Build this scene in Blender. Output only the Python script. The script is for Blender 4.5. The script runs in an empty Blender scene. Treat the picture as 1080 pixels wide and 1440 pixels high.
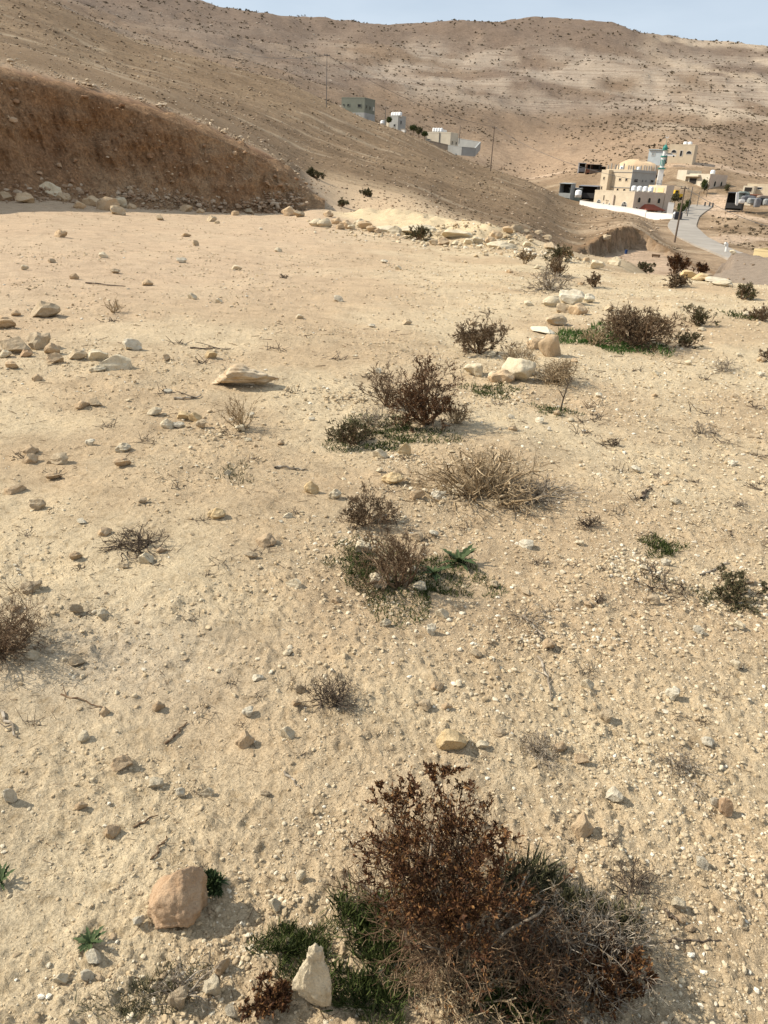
import bpy, math, random
import numpy as np
from mathutils import Matrix, Vector
SC = bpy.context.scene
COL = SC.collection
random.seed(7)
RNG = np.random.default_rng(7)

# ------------------------------------------------------------------ camera, world, sun
FPX = 1040.0
PITCH = math.radians(24.0); ROLL = math.radians(2.8); EYE = 1.6
_f = np.array([0, math.cos(PITCH), -math.sin(PITCH)])
_r0 = np.array([1.0, 0, 0]); _u0 = np.cross(_r0, _f)
_rt = _r0*math.cos(ROLL) + _u0*math.sin(ROLL)
_up = -_r0*math.sin(ROLL) + _u0*math.cos(ROLL)
cam = bpy.data.cameras.new('camera'); cam_o = bpy.data.objects.new('camera', cam); COL.objects.link(cam_o)
cam.sensor_fit = 'VERTICAL'; cam.sensor_height = 36.0; cam.lens = 26.0
cam.clip_start = 0.05; cam.clip_end = 6000
M = Matrix.Identity(4)
for i in range(3):
    M[i][0] = _rt[i]; M[i][1] = _up[i]; M[i][2] = -_f[i]
M[2][3] = EYE
cam_o.matrix_world = M
SC.camera = cam_o

SUN_AZ = math.radians(-84)       # measured from +Y towards +X
SUN_EL = math.radians(41)
w = bpy.data.worlds.new('World'); SC.world = w; w.use_nodes = True
nt = w.node_tree; nt.nodes.clear()
sky = nt.nodes.new('ShaderNodeTexSky'); sky.sky_type = 'NISHITA'; sky.sun_disc = False
sky.sun_elevation = SUN_EL; sky.sun_rotation = SUN_AZ
sky.altitude = 500; sky.air_density = 1.0; sky.dust_density = 2.2; sky.ozone_density = 1.0
bg = nt.nodes.new('ShaderNodeBackground'); bg.inputs["Strength"].default_value = 0.10
wo = nt.nodes.new('ShaderNodeOutputWorld')
vc = nt.nodes.new('ShaderNodeTexCoord'); vm = nt.nodes.new('ShaderNodeMapping'); vm.inputs['Scale'].default_value = (1.2, 1.2, 5)
vn = nt.nodes.new('ShaderNodeTexNoise'); vn.inputs['Scale'].default_value = 2.2; vn.inputs['Detail'].default_value = 5
vr = nt.nodes.new('ShaderNodeMapRange'); vr.inputs['From Min'].default_value = .3; vr.inputs['From Max'].default_value = .75; vr.inputs['To Min'].default_value = .45; vr.inputs['To Max'].default_value = .9
vx = nt.nodes.new('ShaderNodeMix'); vx.data_type = 'RGBA'; vx.inputs[7].default_value = (6.9, 7.8, 8.7, 1)   # thin cirrus veil
nt.links.new(vc.outputs['Generated'], vm.inputs[0]); nt.links.new(vm.outputs[0], vn.inputs['Vector']); nt.links.new(vn.outputs[0], vr.inputs[0])
nt.links.new(vr.outputs[0], vx.inputs[0]); nt.links.new(sky.outputs[0], vx.inputs[6])
nt.links.new(vx.outputs[2], bg.inputs[0]); nt.links.new(bg.outputs[0], wo.inputs[0])
sl = bpy.data.lights.new('sun', 'SUN'); sl.energy = 5.0; sl.angle = math.radians(0.6); sl.color = (1.0, 0.925, 0.80)
so = bpy.data.objects.new('sun', sl); COL.objects.link(so)
sd = Vector((math.sin(SUN_AZ)*math.cos(SUN_EL), math.cos(SUN_AZ)*math.cos(SUN_EL), math.sin(SUN_EL)))
so.rotation_euler = sd.to_track_quat('Z', 'Y').to_euler(); so.location = (-30, 20, 60)
SC.view_settings.view_transform = 'Standard'; SC.view_settings.look = 'None'
SC.view_settings.exposure = 0.22; SC.view_settings.gamma = 1.0
SC.view_settings.use_curve_mapping = False
SC.render.engine = 'CYCLES'
SC.cycles.max_bounces = 5; SC.cycles.diffuse_bounces = 2; SC.cycles.glossy_bounces = 2
SC.cycles.use_denoising = True

# ------------------------------------------------------------------ pixel helpers (photo pixels -> rays)
def ray(x, y):
    d = _f + (x-540)/FPX*_rt - (y-720)/FPX*_up
    return d/np.linalg.norm(d)
def azel(x, y):
    d = ray(x, y); return math.degrees(math.atan2(d[0], d[1])), math.degrees(math.asin(d[2]))
def el_at(az, y):
    x = 540 + 1040*math.tan(math.radians(az))
    for _ in range(12):
        a, e = azel(x, y); x += (az-a)*16
    return math.radians(azel(x, y)[1])

# ------------------------------------------------------------------ numpy noise
def _hash(ix, iy, seed):
    h = (ix.astype(np.int64)*374761393 + iy.astype(np.int64)*668265263 + seed*982451653) & 0xFFFFFFFF
    h = ((h ^ (h >> 13))*1274126177) & 0xFFFFFFFF
    h = (h ^ (h >> 16))
    return h
def pn(x, y, seed=0):
    x = np.asarray(x, float); y = np.asarray(y, float)
    x0 = np.floor(x); y0 = np.floor(y); fx = x-x0; fy = y-y0
    u = fx*fx*fx*(fx*(fx*6-15)+10); v = fy*fy*fy*(fy*(fy*6-15)+10)
    def g(ix, iy, dx, dy):
        a = (_hash(ix, iy, seed) & 1023)*(2*math.pi/1024)
        return np.cos(a)*dx + np.sin(a)*dy
    n00 = g(x0, y0, fx, fy); n10 = g(x0+1, y0, fx-1, fy)
    n01 = g(x0, y0+1, fx, fy-1); n11 = g(x0+1, y0+1, fx-1, fy-1)
    return 1.5*((n00*(1-u)+n10*u)*(1-v) + (n01*(1-u)+n11*u)*v)
def fbm(x, y, seed=0, oct=4, gain=0.5):
    s = 0; a = 1.0
    for o in range(oct):
        s = s + a*pn(x*2**o, y*2**o, seed+o*17); a *= gain
    return s
def smooth(a, b, x):
    t = np.clip((x-a)/(b-a), 0, 1); return t*t*(3-2*t)

# ------------------------------------------------------------------ terrain: features (distance, height) along each bearing
def Y(y): return ('y', y)
COLS = {
 -26: [(32.6, Y(275)), (34.0, Y(100)), (60, Y(72)), (140, Y(36)), (300, Y(-12)), (370, None), (480, Y(-14)), (700, Y(-24)), (900, Y(-34)), (1150, Y(-50))],
 -17.5: [(35.1, Y(288)), (36.2, Y(150)), (70, Y(126)), (150, Y(98)), (280, Y(66)), (350, None), (450, Y(63)), (700, Y(40)), (900, Y(15)), (1150, Y(-12))],
 -11.5: [(37.1, Y(297)), (38.2, Y(200)), (66, Y(178)), (150, Y(138)), (265, Y(102)), (340, None), (450, Y(100)), (700, Y(70)), (900, Y(42)), (1150, Y(14))],
 -8: [(38.3, Y(297)), (39.4, Y(238)), (60, Y(220)), (145, Y(168)), (258, Y(122)), (340, None), (445, Y(120)), (690, Y(88)), (900, Y(55)), (1150, Y(28))],
 -6: [(39.0, Y(292)), (41.0, Y(272)), (60, Y(243)), (140, Y(190)), (255, Y(140)), (335, None), (440, Y(136)), (680, Y(100)), (900, Y(65)), (1150, Y(35))],
 -3: [(39, Y(302)), (44, Y(290)), (62, Y(256)), (140, Y(212)), (262, Y(166)), (335, None), (430, Y(161)), (680, Y(115)), (900, Y(70)), (1150, Y(38))],
 1: [(32, Y(321)), (40, Y(301)), (60, Y(276)), (140, Y(236)), (270, Y(196)), (340, None), (430, Y(192)), (680, Y(130)), (900, Y(75)), (1150, Y(37))],
 5: [(25, Y(343)), (34, Y(323)), (60, Y(308)), (140, Y(267)), (280, Y(230)), (340, None), (430, Y(226)), (680, Y(142)), (900, Y(78)), (1150, Y(33))],
 9: [(20.5, Y(362)), (30, Y(340)), (70, Y(323)), (140, Y(287)), (285, Y(257)), (340, None), (430, Y(252)), (680, Y(152)), (900, Y(82)), (1150, Y(30))],
 13: [(19, Y(375)), (28, Y(362)), (95, Y(345)), (150, Y(317)), (272, Y(290)), (310, Y(272)), (430, Y(236)), (680, Y(158)), (900, Y(86)), (1150, Y(43))],
 16: [(18, Y(386)), (25, ('z', -.9)), (113, Y(317)), (150, Y(312)), (262, Y(299)), (300, Y(284)), (420, Y(222)), (680, Y(162)), (900, Y(94)), (1150, Y(55))],
 18.6: [(18, Y(389)), (26, ('z', -1.2)), (105, Y(350)), (150, Y(332)), (255, Y(314)), (300, Y(290)), (400, Y(222)), (680, Y(164)), (900, Y(100)), (1150, Y(60))],
 20.5: [(17.5, Y(392)), (26, ('z', -1.5)), (105, Y(366)), (160, Y(338)), (255, Y(310)), (310, Y(289)), (400, Y(225)), (680, Y(166)), (900, Y(105)), (1150, Y(64))],
 23: [(17.5, Y(397)), (26, ('z', -1.6)), (110, Y(372)), (160, Y(347)), (250, Y(309)), (305, Y(291)), (400, Y(240)), (680, Y(172)), (900, Y(112)), (1150, Y(70))],
 26: [(17.5, Y(403)), (26, ('z', -1.6)), (110, Y(380)), (160, Y(355)), (250, Y(317)), (305, Y(294)), (400, Y(247)), (680, Y(178)), (900, Y(118)), (1150, Y(78))],
}
NF = 10
_az = []; _R = []; _Z = []
for a in sorted(COLS):
    Rr = []; Zz = []
    for i, (r, s) in enumerate(COLS[a]):
        if s is None: z = Zz[-1] - (1.2 if a < 8 else 2.0)
        elif s[0] == 'y': z = EYE + r*math.tan(el_at(a, s[1]))
        else: z = s[1]
        Rr.append(r); Zz.append(z)
    _az.append(a); _R.append(Rr); _Z.append(Zz)
L_R, L_Z, R_R, R_Z = _R[0], _Z[0], _R[-1], _Z[-1]
def blend(t): return [a*(1-t)+b*t for a, b in zip(L_R, R_R)], [a*(1-t)+b*t for a, b in zip(L_Z, R_Z)]
def leftcol(k): return [L_R[0]*k, L_R[1]*k]+L_R[2:], [L_Z[0]*.8, L_Z[1]]+L_Z[2:]
lc = leftcol(.82)
_az = [-180, -120, -60, -42] + _az + [40, 60, 120, 180]
b5 = blend(.5); bl = blend(.25); br = blend(.8)
_R = [b5[0], bl[0], lc[0], lc[0]] + _R + [R_R, R_R, br[0], b5[0]]
_Z = [b5[1], bl[1], lc[1], lc[1]] + _Z + [R_Z, R_Z, br[1], b5[1]]
_az = np.array(_az, float); _R = np.array(_R); _Z = np.array(_Z)
# prepend r=0 and r=8 (flat plateau), append beyond-ridge
_R = np.concatenate([np.zeros((len(_az), 1)), np.full((len(_az), 1), 7.0), _R, np.full((len(_az), 1), 1700.0), np.full((len(_az), 1), 4000.0)], 1)
_Z = np.concatenate([np.zeros((len(_az), 1)), np.zeros((len(_az), 1)), _Z, _Z[:, -1:]*0.9, _Z[:, -1:]*0.2], 1)

def _slopes(h, d):
    m = np.zeros((h.shape[0]+1,)+h.shape[1:])
    w1 = 2*h[1:]+h[:-1]; w2 = h[1:]+2*h[:-1]
    with np.errstate(divide='ignore', invalid='ignore'):
        mm = (w1+w2)/(w1/d[:-1]+w2/d[1:])
    mm = np.where(d[:-1]*d[1:] > 0, mm, 0.0)
    m[1:-1] = np.nan_to_num(mm); m[0] = d[0]; m[-1] = d[-1]
    return m
def _herm(t, h, y0, y1, m0, m1):
    t2 = t*t; t3 = t2*t
    return (2*t3-3*t2+1)*y0 + (t3-2*t2+t)*h*m0 + (-2*t3+3*t2)*y1 + (t3-t2)*h*m1
def across(vals, az):
    h = np.diff(_az); d = np.diff(vals)/h; m = _slopes(h, d)
    k = np.clip(np.searchsorted(_az, az)-1, 0, len(_az)-2)
    return _herm((az-_az[k])/h[k], h[k], vals[k], vals[k+1], m[k], m[k+1])
NK = _R.shape[1]
def profile(az, r):
    Rk = np.stack([across(_R[:, k], az) for k in range(NK)]); Zk = np.stack([across(_Z[:, k], az) for k in range(NK)])
    h = np.diff(Rk, axis=0); d = np.diff(Zk, axis=0)/h
    m = _slopes(h, d); m[0] = 0; m[1] = 0
    k = np.clip((r[None] >= Rk).sum(0)-1, 0, NK-2)
    I = np.arange(len(r))
    return _herm((r-Rk[k, I])/h[k, I], h[k, I], Zk[k, I], Zk[k+1, I], m[k, I], m[k+1, I])
def pol(az, r):
    a = math.radians(az); return np.array([math.sin(a)*r, math.cos(a)*r])
def seg_dist(x, y, pts):
    best = np.full(np.shape(x), 1e9); along = np.zeros(np.shape(x))
    for i in range(len(pts)-1):
        a = np.array(pts[i][:2]); b = np.array(pts[i+1][:2]); ab = b-a
        t = np.clip(((x-a[0])*ab[0]+(y-a[1])*ab[1])/(ab@ab), 0, 1)
        d = np.hypot(x-a[0]-t*ab[0], y-a[1]-t*ab[1])
        along = np.where(d < best, i+t, along); best = np.minimum(best, d)
    return best, along
def poly_sdf(x, y, P):
    n = len(P); d, _ = seg_dist(x, y, list(P)+[P[0]])
    inside = np.zeros(np.shape(x), bool)
    for i in range(n):
        a = P[i]; b = P[(i+1) % n]
        c = ((a[1] > y) != (b[1] > y)) & (x < (b[0]-a[0])*(y-a[1])/((b[1]-a[1])+1e-12)+a[0])
        inside ^= c
    return np.where(inside, -d, d)
def vis(x, y, r): # world xy of the point on pixel (x,y) at distance r
    d = ray(x, y); k = r/math.hypot(d[0], d[1]); return np.array([d[0]*k, d[1]*k, EYE+d[2]*k])
# excavated cut in the spur (a dug-out yard with a level floor)
CUT = [vis(818, 346, 90)[:2], vis(850, 330, 98)[:2], vis(884, 318, 112)[:2], vis(908, 330, 118)[:2], vis(932, 345, 112)[:2], vis(1000, 372, 88)[:2], vis(985, 392, 44)[:2], vis(880, 392, 42)[:2], vis(828, 366, 58)[:2]]
CUTZ = vis(872, 368, 92)[2]
HEAP = [pol(20.8, 60), pol(23.2, 58), pol(27, 55), pol(33, 52)]
PALE = [vis(535, 322, 37)[:2], vis(580, 326, 33.5)[:2], vis(630, 334, 29.5)[:2], vis(690, 344, 26)[:2]]
HEAPH = [1.2, 2.6, 2.4, 2.2]
ROADP = [vis(1110, 392, 104), vis(1060, 371, 112), vis(1036, 361, 122), vis(1000, 347, 146), vis(972, 333, 175), vis(958, 318, 222), vis(966, 303, 270), vis(988, 289, 318)]

def H(x, y, detail=True):
    x = np.atleast_1d(np.asarray(x, float)); y = np.atleast_1d(np.asarray(y, float))
    r = np.maximum(np.hypot(x, y), 1e-3); az = np.degrees(np.arctan2(x, y))
    z = profile(az, r)
    # gravel heap at the right
    d, t = seg_dist(x, y, HEAP)
    hh = np.interp(t, range(len(HEAP)), HEAPH)
    z = z + np.where(d < 14, hh*np.maximum(0, 1-d/7.0), 0)
    # dug-out yard
    s = poly_sdf(x, y, CUT) + 0.7*pn(x*.35, y*.35, 5) + .4*pn(x*1.1, y*1.1, 6)
    fl = CUTZ + .15*pn(x*.1, y*.1, 9)
    zc = fl + np.maximum(0, s)*3.2
    z = np.where(s < 6, np.minimum(z, zc), z)
    # road bed
    pd, _ = seg_dist(x, y, PALE)
    z = z + (.42+.22*pn(x*.9, y*.9, 11)+.12*pn(x*2.7, y*2.7, 12))*np.exp(-(pd/1.5)**2)
    rd, rt = seg_dist(x, y, ROADP)
    rz = np.interp(rt, range(len(ROADP)), [p[2] for p in ROADP])
    k = 1-smooth(4.0, 11.0, rd); z = z*(1-k)+(rz-.12)*k
    calm = (1-k)*np.where(s < 1, .25, 1.0)
    far = smooth(55, 110, r); vfar = smooth(330, 520, r)
    n = 0.035*fbm(x*.6, y*.6, 21, 3)*(1-far) + 0.05*fbm(x*.22, y*.22, 22, 2)*smooth(2, 8, r)*(1-far)
    n = n + calm*far*(.45*fbm(x/24, y/24, 31, 3) + .16*fbm(x/4, y/4, 32, 2)*(1-.5*vfar))
    n = n + vfar*(5.0*fbm(x/110+.3*z/40, y/110, 41, 4) + 1.0*fbm(x/16, y/16, 42, 2))
    # terraced limestone ledges on the far hill
    led = vfar*smooth(50, 80, z)*(1-smooth(150, 185, z))
    zz = z+n
    ph = zz/7.0 + 1.3*pn(x/140, y/140, 43)
    n = n + led*(2.6*(np.clip((ph-np.floor(ph)-.5)*3.0, -.5, .5) - (ph-np.floor(ph)-.5)))
    z = z+n
    if detail:
        m = (1-smooth(30, 60, r))
        z = z + m*(.006*pn(x*3.1, y*3.1, 51) + .005*smooth(-.1, .8, pn(x*9, y*9, 52))*1.6*(1-smooth(18, 30, r)))
        dust = .25+.75*smooth(-.45, .45, fbm(x*.7, y*.7, 63, 3)+.25*smooth(-1.2, 1.2, x))
        z0_ = z
        z = z + .010*smooth(.22, .62, pn(x*13+.3*pn(x*40, y*40, 58), y*13, 59))*(1-smooth(12, 22, r)) + .007*smooth(.25, .6, pn(x*29+.3*pn(x*90, y*90, 60), y*29, 61))*(1-smooth(5, 10, r))
        z = z + .006*np.abs(pn(x*19, y*19, 53))*(1-smooth(9, 16, r)) + .006*pn(x*37, y*37, 54)*(1-smooth(4.5, 8, r)) + .0035*pn(x*80, y*80, 55)*(1-smooth(2.2, 4, r)) + .0016*pn(x*170, y*170, 56)*(1-smooth(1.4, 2.4, r))
        z = z0_ + (z-z0_)*dust*1.05
        # foot marks / dished patches
        z = z - .012*smooth(.35, .8, pn(x*2.3+7, y*2.3, 57))*(1-smooth(8, 14, r))
    return z
def hz(x, y): return float(H(x, y)[0])
_T = np.concatenate([np.geomspace(.9, 60, 900), np.geomspace(60.5, 1600, 700)])
def hit(px, py):
    d = ray(px, py)
    zz = EYE + d[2]*_T; g = H(d[0]*_T, d[1]*_T)
    i = int(np.argmax(zz < g))
    if i == 0: return vis(px, py, 20)
    a, b = _T[i-1], _T[i]
    for _ in range(14):
        c = (a+b)/2
        if EYE+d[2]*c < hz(d[0]*c, d[1]*c): b = c
        else: a = c
    return np.array([d[0]*b, d[1]*b, hz(d[0]*b, d[1]*b)])
def mpp(p): # metres per photo pixel at a world point
    return float((np.array([p[0], p[1], p[2]-EYE])@_f)/FPX)
def topix(p):
    q = np.array([p[0], p[1], p[2]-EYE]); zc = q@_f
    return 540+FPX*(q@_rt)/zc, 720-FPX*(q@_up)/zc

# ------------------------------------------------------------------ materials
MATS = {}
def new_mat(name):
    m = bpy.data.materials.new(name); m.use_nodes = True; n = m.node_tree
    b = n.nodes['Principled BSDF']; b.inputs['Specular IOR Level'].default_value = .15
    return m, n, b
def nd(n, t, **kw):
    o = n.nodes.new(t)
    for k, v in kw.items():
        if k in o.inputs: o.inputs[k].default_value = v
        else: setattr(o, k, v)
    return o
def noise_fac(n, scale, detail=4, coord='Object', rough=.6):
    tc = nd(n, 'ShaderNodeTexCoord'); t = nd(n, 'ShaderNodeTexNoise', Scale=scale, Detail=detail, Roughness=rough)
    n.links.new(tc.outputs[coord], t.inputs['Vector']); return t.outputs['Fac']
def ramp(n, fac, stops):
    r = nd(n, 'ShaderNodeValToRGB'); e = r.color_ramp.elements
    while len(e) < len(stops): e.new(.5)
    for q, (p, c) in zip(e, stops): q.position = p; q.color = (*c, 1)
    n.links.new(fac, r.inputs[0]); return r.outputs[0]
def mixc(n, a, b, fac, mode='MIX'):
    m = nd(n, 'ShaderNodeMix', data_type='RGBA', blend_type=mode)
    for s, v in ((m.inputs['A'] if False else m.inputs[6], a), (m.inputs[7], b), (m.inputs[0], fac)):
        if hasattr(v, 'is_linked') or hasattr(v, 'links'): n.links.new(v, s)
        elif isinstance(v, (int, float)): s.default_value = v
        else: s.default_value = (*v, 1)
    return m.outputs[2]
def bump(n, b, facs):
    prev = None
    for fac, st, di in facs:
        u = nd(n, 'ShaderNodeBump', Strength=st, Distance=di); n.links.new(fac, u.inputs['Height'])
        if prev: n.links.new(prev, u.inputs['Normal'])
        prev = u.outputs[0]
    n.links.new(prev, b.inputs['Normal'])
def plain(name, c, rough=.8, var=.15, scale=6, coord='Object', bmp=0, metal=0):
    if name in MATS: return MATS[name]
    m, n, b = new_mat(name)
    f = noise_fac(n, scale, 5, coord)
    lo = tuple(max(0, v*(1-var)) for v in c); hi = tuple(min(1, v*(1+var)) for v in c)
    n.links.new(ramp(n, f, [(.3, lo), (.7, hi)]), b.inputs['Base Color'])
    b.inputs['Roughness'].default_value = rough; b.inputs['Metallic'].default_value = metal
    if bmp: bump(n, b, [(noise_fac(n, scale*6, 4, coord), .5, bmp)])
    MATS[name] = m; return m
def tinted(name, stops, rough=.9, attr='tint', bmp=None):
    m, n, b = new_mat(name)
    a = nd(n, 'ShaderNodeAttribute', attribute_name=attr)
    c = ramp(n, a.outputs['Fac'], stops)
    n.links.new(c, b.inputs['Base Color']); b.inputs['Roughness'].default_value = rough
    if bmp: bump(n, b, [(noise_fac(n, bmp[0], 3), bmp[1], bmp[2])])
    MATS[name] = m; return m

def ground_mat():
    m, n, b = new_mat('ground_soil')
    a = nd(n, 'ShaderNodeAttribute', attribute_name='albedo')
    c = a.outputs['Color']
    f1 = noise_fac(n, 26, 6); f2 = noise_fac(n, 140, 4, rough=.7); f3 = noise_fac(n, 3.0, 5)
    c = mixc(n, c, ramp(n, f3, [(.3, (.82, .80, .78)), (.5, (1, 1, 1)), (.72, (1.12, 1.10, 1.07))]), 1.0, 'MULTIPLY')
    c = mixc(n, c, ramp(n, f1, [(.28, (.72, .68, .62)), (.45, (1, 1, 1)), (.7, (1.16, 1.17, 1.18))]), 1.0, 'MULTIPLY')
    c = mixc(n, c, ramp(n, f2, [(.3, (.66, .62, .57)), (.5, (1, 1, 1)), (.7, (1.25, 1.25, 1.25))]), 1.0, 'MULTIPLY')
    n.links.new(c, b.inputs['Base Color']); b.inputs['Roughness'].default_value = .95
    bump(n, b, [(f1, .8, .03), (f2, .9, .009), (noise_fac(n, 420, 3), .6, .0018)])
    return m
def hill_mat():
    m, n, b = new_mat('hill_soil')
    a = nd(n, 'ShaderNodeAttribute', attribute_name='albedo')
    c = a.outputs['Color']
    f0 = noise_fac(n, .05, 8, rough=.7); f1 = noise_fac(n, .3, 8, rough=.7); f2 = noise_fac(n, 1.3, 6, rough=.75)
    c = mixc(n, c, ramp(n, f0, [(.3, (.82, .8, .78)), (.55, (1, 1, 1)), (.75, (1.12, 1.1, 1.08))]), 1.0, 'MULTIPLY')
    c = mixc(n, c, ramp(n, f1, [(.3, (.72, .70, .66)), (.5, (1, 1, 1)), (.7, (1.22, 1.2, 1.18))]), 1.0, 'MULTIPLY')
    c = mixc(n, c, ramp(n, f2, [(.32, (.62, .6, .55)), (.5, (1, 1, 1)), (.7, (1.3, 1.3, 1.3))]), 1.0, 'MULTIPLY')
    tc = nd(n, 'ShaderNodeTexCoord'); mp = nd(n, 'ShaderNodeMapping'); mp.inputs['Scale'].default_value = (.012, .012, .55); n.links.new(tc.outputs['Object'], mp.inputs[0])
    st = nd(n, 'ShaderNodeTexNoise', Scale=1.0, Detail=6, Roughness=.65); n.links.new(mp.outputs[0], st.inputs[0])
    band = ramp(n, st.outputs[0], [(.36, (.24, .18, .14)), (.46, (.34, .27, .205)), (.52, (.55, .47, .37)), (.60, (.34, .265, .20)), (.68, (.54, .455, .36))])
    fm = nd(n, 'ShaderNodeMath', operation='MULTIPLY'); n.links.new(a.outputs['Alpha'], fm.inputs[0]); fm.inputs[1].default_value = .42
    c = mixc(n, c, mixc(n, band, ramp(n, f2, [(.32, (.6, .58, .55)), (.5, (1, 1, 1)), (.7, (1.25, 1.25, 1.25))]), 1.0, 'MULTIPLY'), fm.outputs[0])
    n.links.new(c, b.inputs['Base Color']); b.inputs['Roughness'].default_value = .95
    bump(n, b, [(f1, .8, .8), (f2, .9, .3)])
    return m
def stone_mat(name, c, c2):
    m, n, b = new_mat(name)
    oi = nd(n, 'ShaderNodeObjectInfo')
    f = noise_fac(n, 2.2, 6); f2 = noise_fac(n, 16, 5, rough=.75)
    col = ramp(n, f, [(.32, c2), (.6, c)])
    col = mixc(n, col, ramp(n, f2, [(.28, (.6, .58, .55)), (.46, (1, 1, 1)), (.72, (1.16, 1.15, 1.12))]), 1.0, 'MULTIPLY')
    col = mixc(n, col, ramp(n, oi.outputs['Random'], [(0, (.88, .87, .85)), (1, (1.1, 1.09, 1.06))]), 1.0, 'MULTIPLY')
    n.links.new(col, b.inputs['Base Color']); b.inputs['Roughness'].default_value = .92
    bump(n, b, [(noise_fac(n, 7, 6), .6, .012), (f2, .6, .005)])
    MATS[name] = m; return m

# ------------------------------------------------------------------ object helpers
def link(name, me, mat=None, parent=None, kind=None):
    o = bpy.data.objects.new(name, me); COL.objects.link(o)
    if mat is not None and me is not None and not me.materials: me.materials.append(mat)
    if parent is not None: o.parent = parent
    if kind: o['kind'] = kind
    return o
def tag(o, label, cat, group=None, kind=None):
    o['label'] = label; o['category'] = cat
    if group: o['group'] = group
    if kind: o['kind'] = kind
    return o
def empty(name, loc, rz=0):
    o = bpy.data.objects.new(name, None); COL.objects.link(o); o.location = [float(v) for v in loc]; o.rotation_euler.z = rz
    o.empty_display_size = .1; return o
def np_mesh(name, V, Fc, smooth_=False, attr=None, col=None):
    """V (n,3); Fc (m,3|4) int"""
    V = np.ascontiguousarray(V, np.float32); Fc = np.ascontiguousarray(Fc, np.int32)
    me = bpy.data.meshes.new(name); k = Fc.shape[1]
    me.vertices.add(len(V)); me.vertices.foreach_set('co', V.ravel())
    me.loops.add(Fc.size); me.loops.foreach_set('vertex_index', Fc.ravel())
    me.polygons.add(len(Fc)); me.polygons.foreach_set('loop_start', np.arange(0, Fc.size, k, dtype=np.int32))
    me.polygons.foreach_set('use_smooth', np.full(len(Fc), smooth_))
    if attr is not None:
        a = me.attributes.new('tint', 'FLOAT', 'POINT'); a.data.foreach_set('value', np.ascontiguousarray(attr, np.float32))
    if col is not None:
        a = me.attributes.new('albedo', 'FLOAT_COLOR', 'POINT')
        c = np.ones((len(V), 4), np.float32); c[:, :col.shape[1]] = col; a.data.foreach_set('color', c.ravel())
    me.update(calc_edges=True); me.validate()
    return me
class MB:
    def __init__(s): s.v = []; s.f = []
    def add(s, V, F):
        o = len(s.v); s.v += [tuple(float(c) for c in p) for p in V]; s.f += [tuple(i+o for i in q) for q in F]
    def box(s, c, d, rz=0):
        x, y, z = [q/2 for q in d]; V = []
        for sx, sy, sz in ((-1,-1,-1),(1,-1,-1),(1,1,-1),(-1,1,-1),(-1,-1,1),(1,-1,1),(1,1,1),(-1,1,1)):
            a, b = sx*x, sy*y
            V.append((c[0]+a*math.cos(rz)-b*math.sin(rz), c[1]+a*math.sin(rz)+b*math.cos(rz), c[2]+sz*z))
        s.add(V, [(0,3,2,1),(4,5,6,7),(0,1,5,4),(1,2,6,5),(2,3,7,6),(3,0,4,7)]); return s
    def cyl(s, c, r, h, n=10, r2=None, axis='z'):
        r2 = r if r2 is None else r2; V = []
        for k in range(2):
            for i in range(n):
                a = 2*math.pi*i/n; rr = (r, r2)[k]
                p = (rr*math.cos(a), rr*math.sin(a), h*k)
                if axis == 'y': p = (p[0], p[2], p[1])
                if axis == 'x': p = (p[2], p[0], p[1])
                V.append((c[0]+p[0], c[1]+p[1], c[2]+p[2]))
        s.add(V, [tuple(range(n))[::-1], tuple(range(n, 2*n))]+[(i, (i+1) % n, n+(i+1) % n, n+i) for i in range(n)]); return s
    def prism(s, poly, y0, y1):  # polygon in local x,z extruded along y
        n = len(poly)
        s.add([(p[0], y0, p[1]) for p in poly]+[(p[0], y1, p[1]) for p in poly],
              [tuple(range(n)), tuple(range(n, 2*n))[::-1]]+[(i, n+i, n+(i+1) % n, (i+1) % n) for i in range(n)]); return s
    def lathe(s, c, prof, n=12):
        V = []; F = []
        for r, z in prof:
            for i in range(n): a = 2*math.pi*i/n; V.append((c[0]+r*math.cos(a), c[1]+r*math.sin(a), c[2]+z))
        for k in range(len(prof)-1):
            for i in range(n): F.append((k*n+i, k*n+(i+1) % n, (k+1)*n+(i+1) % n, (k+1)*n+i))
        s.add(V, F); return s
    def build(s, name, mat, parent=None, kind=None, smooth_=False):
        me = bpy.data.meshes.new(name); me.from_pydata(s.v, [], s.f); me.update()
        if smooth_: me.polygons.foreach_set('use_smooth', [True]*len(me.polygons))
        return link(name, me, mat, parent, kind)
def tubes(P0, P1, R0, R1, n=4):
    """arrays -> (V,F) of separate tapered prisms"""
    P0 = np.asarray(P0, float); P1 = np.asarray(P1, float); R0 = np.asarray(R0, float); R1 = np.asarray(R1, float)
    d = P1-P0; L = np.linalg.norm(d, axis=1, keepdims=True); d = d/np.maximum(L, 1e-9)
    ref = np.where(np.abs(d[:, 2:3]) < .9, [[0, 0, 1.]], [[1., 0, 0]])
    u = np.cross(d, ref); u /= np.linalg.norm(u, axis=1, keepdims=True); v = np.cross(d, u)
    P1 = P1 + d*R1[:, None]*.5
    a = 2*np.pi*np.arange(n)/n
    ring = np.cos(a)[None, :, None]*u[:, None]+np.sin(a)[None, :, None]*v[:, None]
    V = np.concatenate([P0[:, None]+ring*R0[:, None, None], P1[:, None]+ring*R1[:, None, None]], 1)  # (N,2n,3)
    N = len(P0); base = (np.arange(N)*2*n)[:, None, None]
    q = np.array([[i, (i+1) % n, n+(i+1) % n, n+i] for i in range(n)])
    F = (base+q[None]).reshape(-1, 4)
    return V.reshape(-1, 3), F

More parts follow.
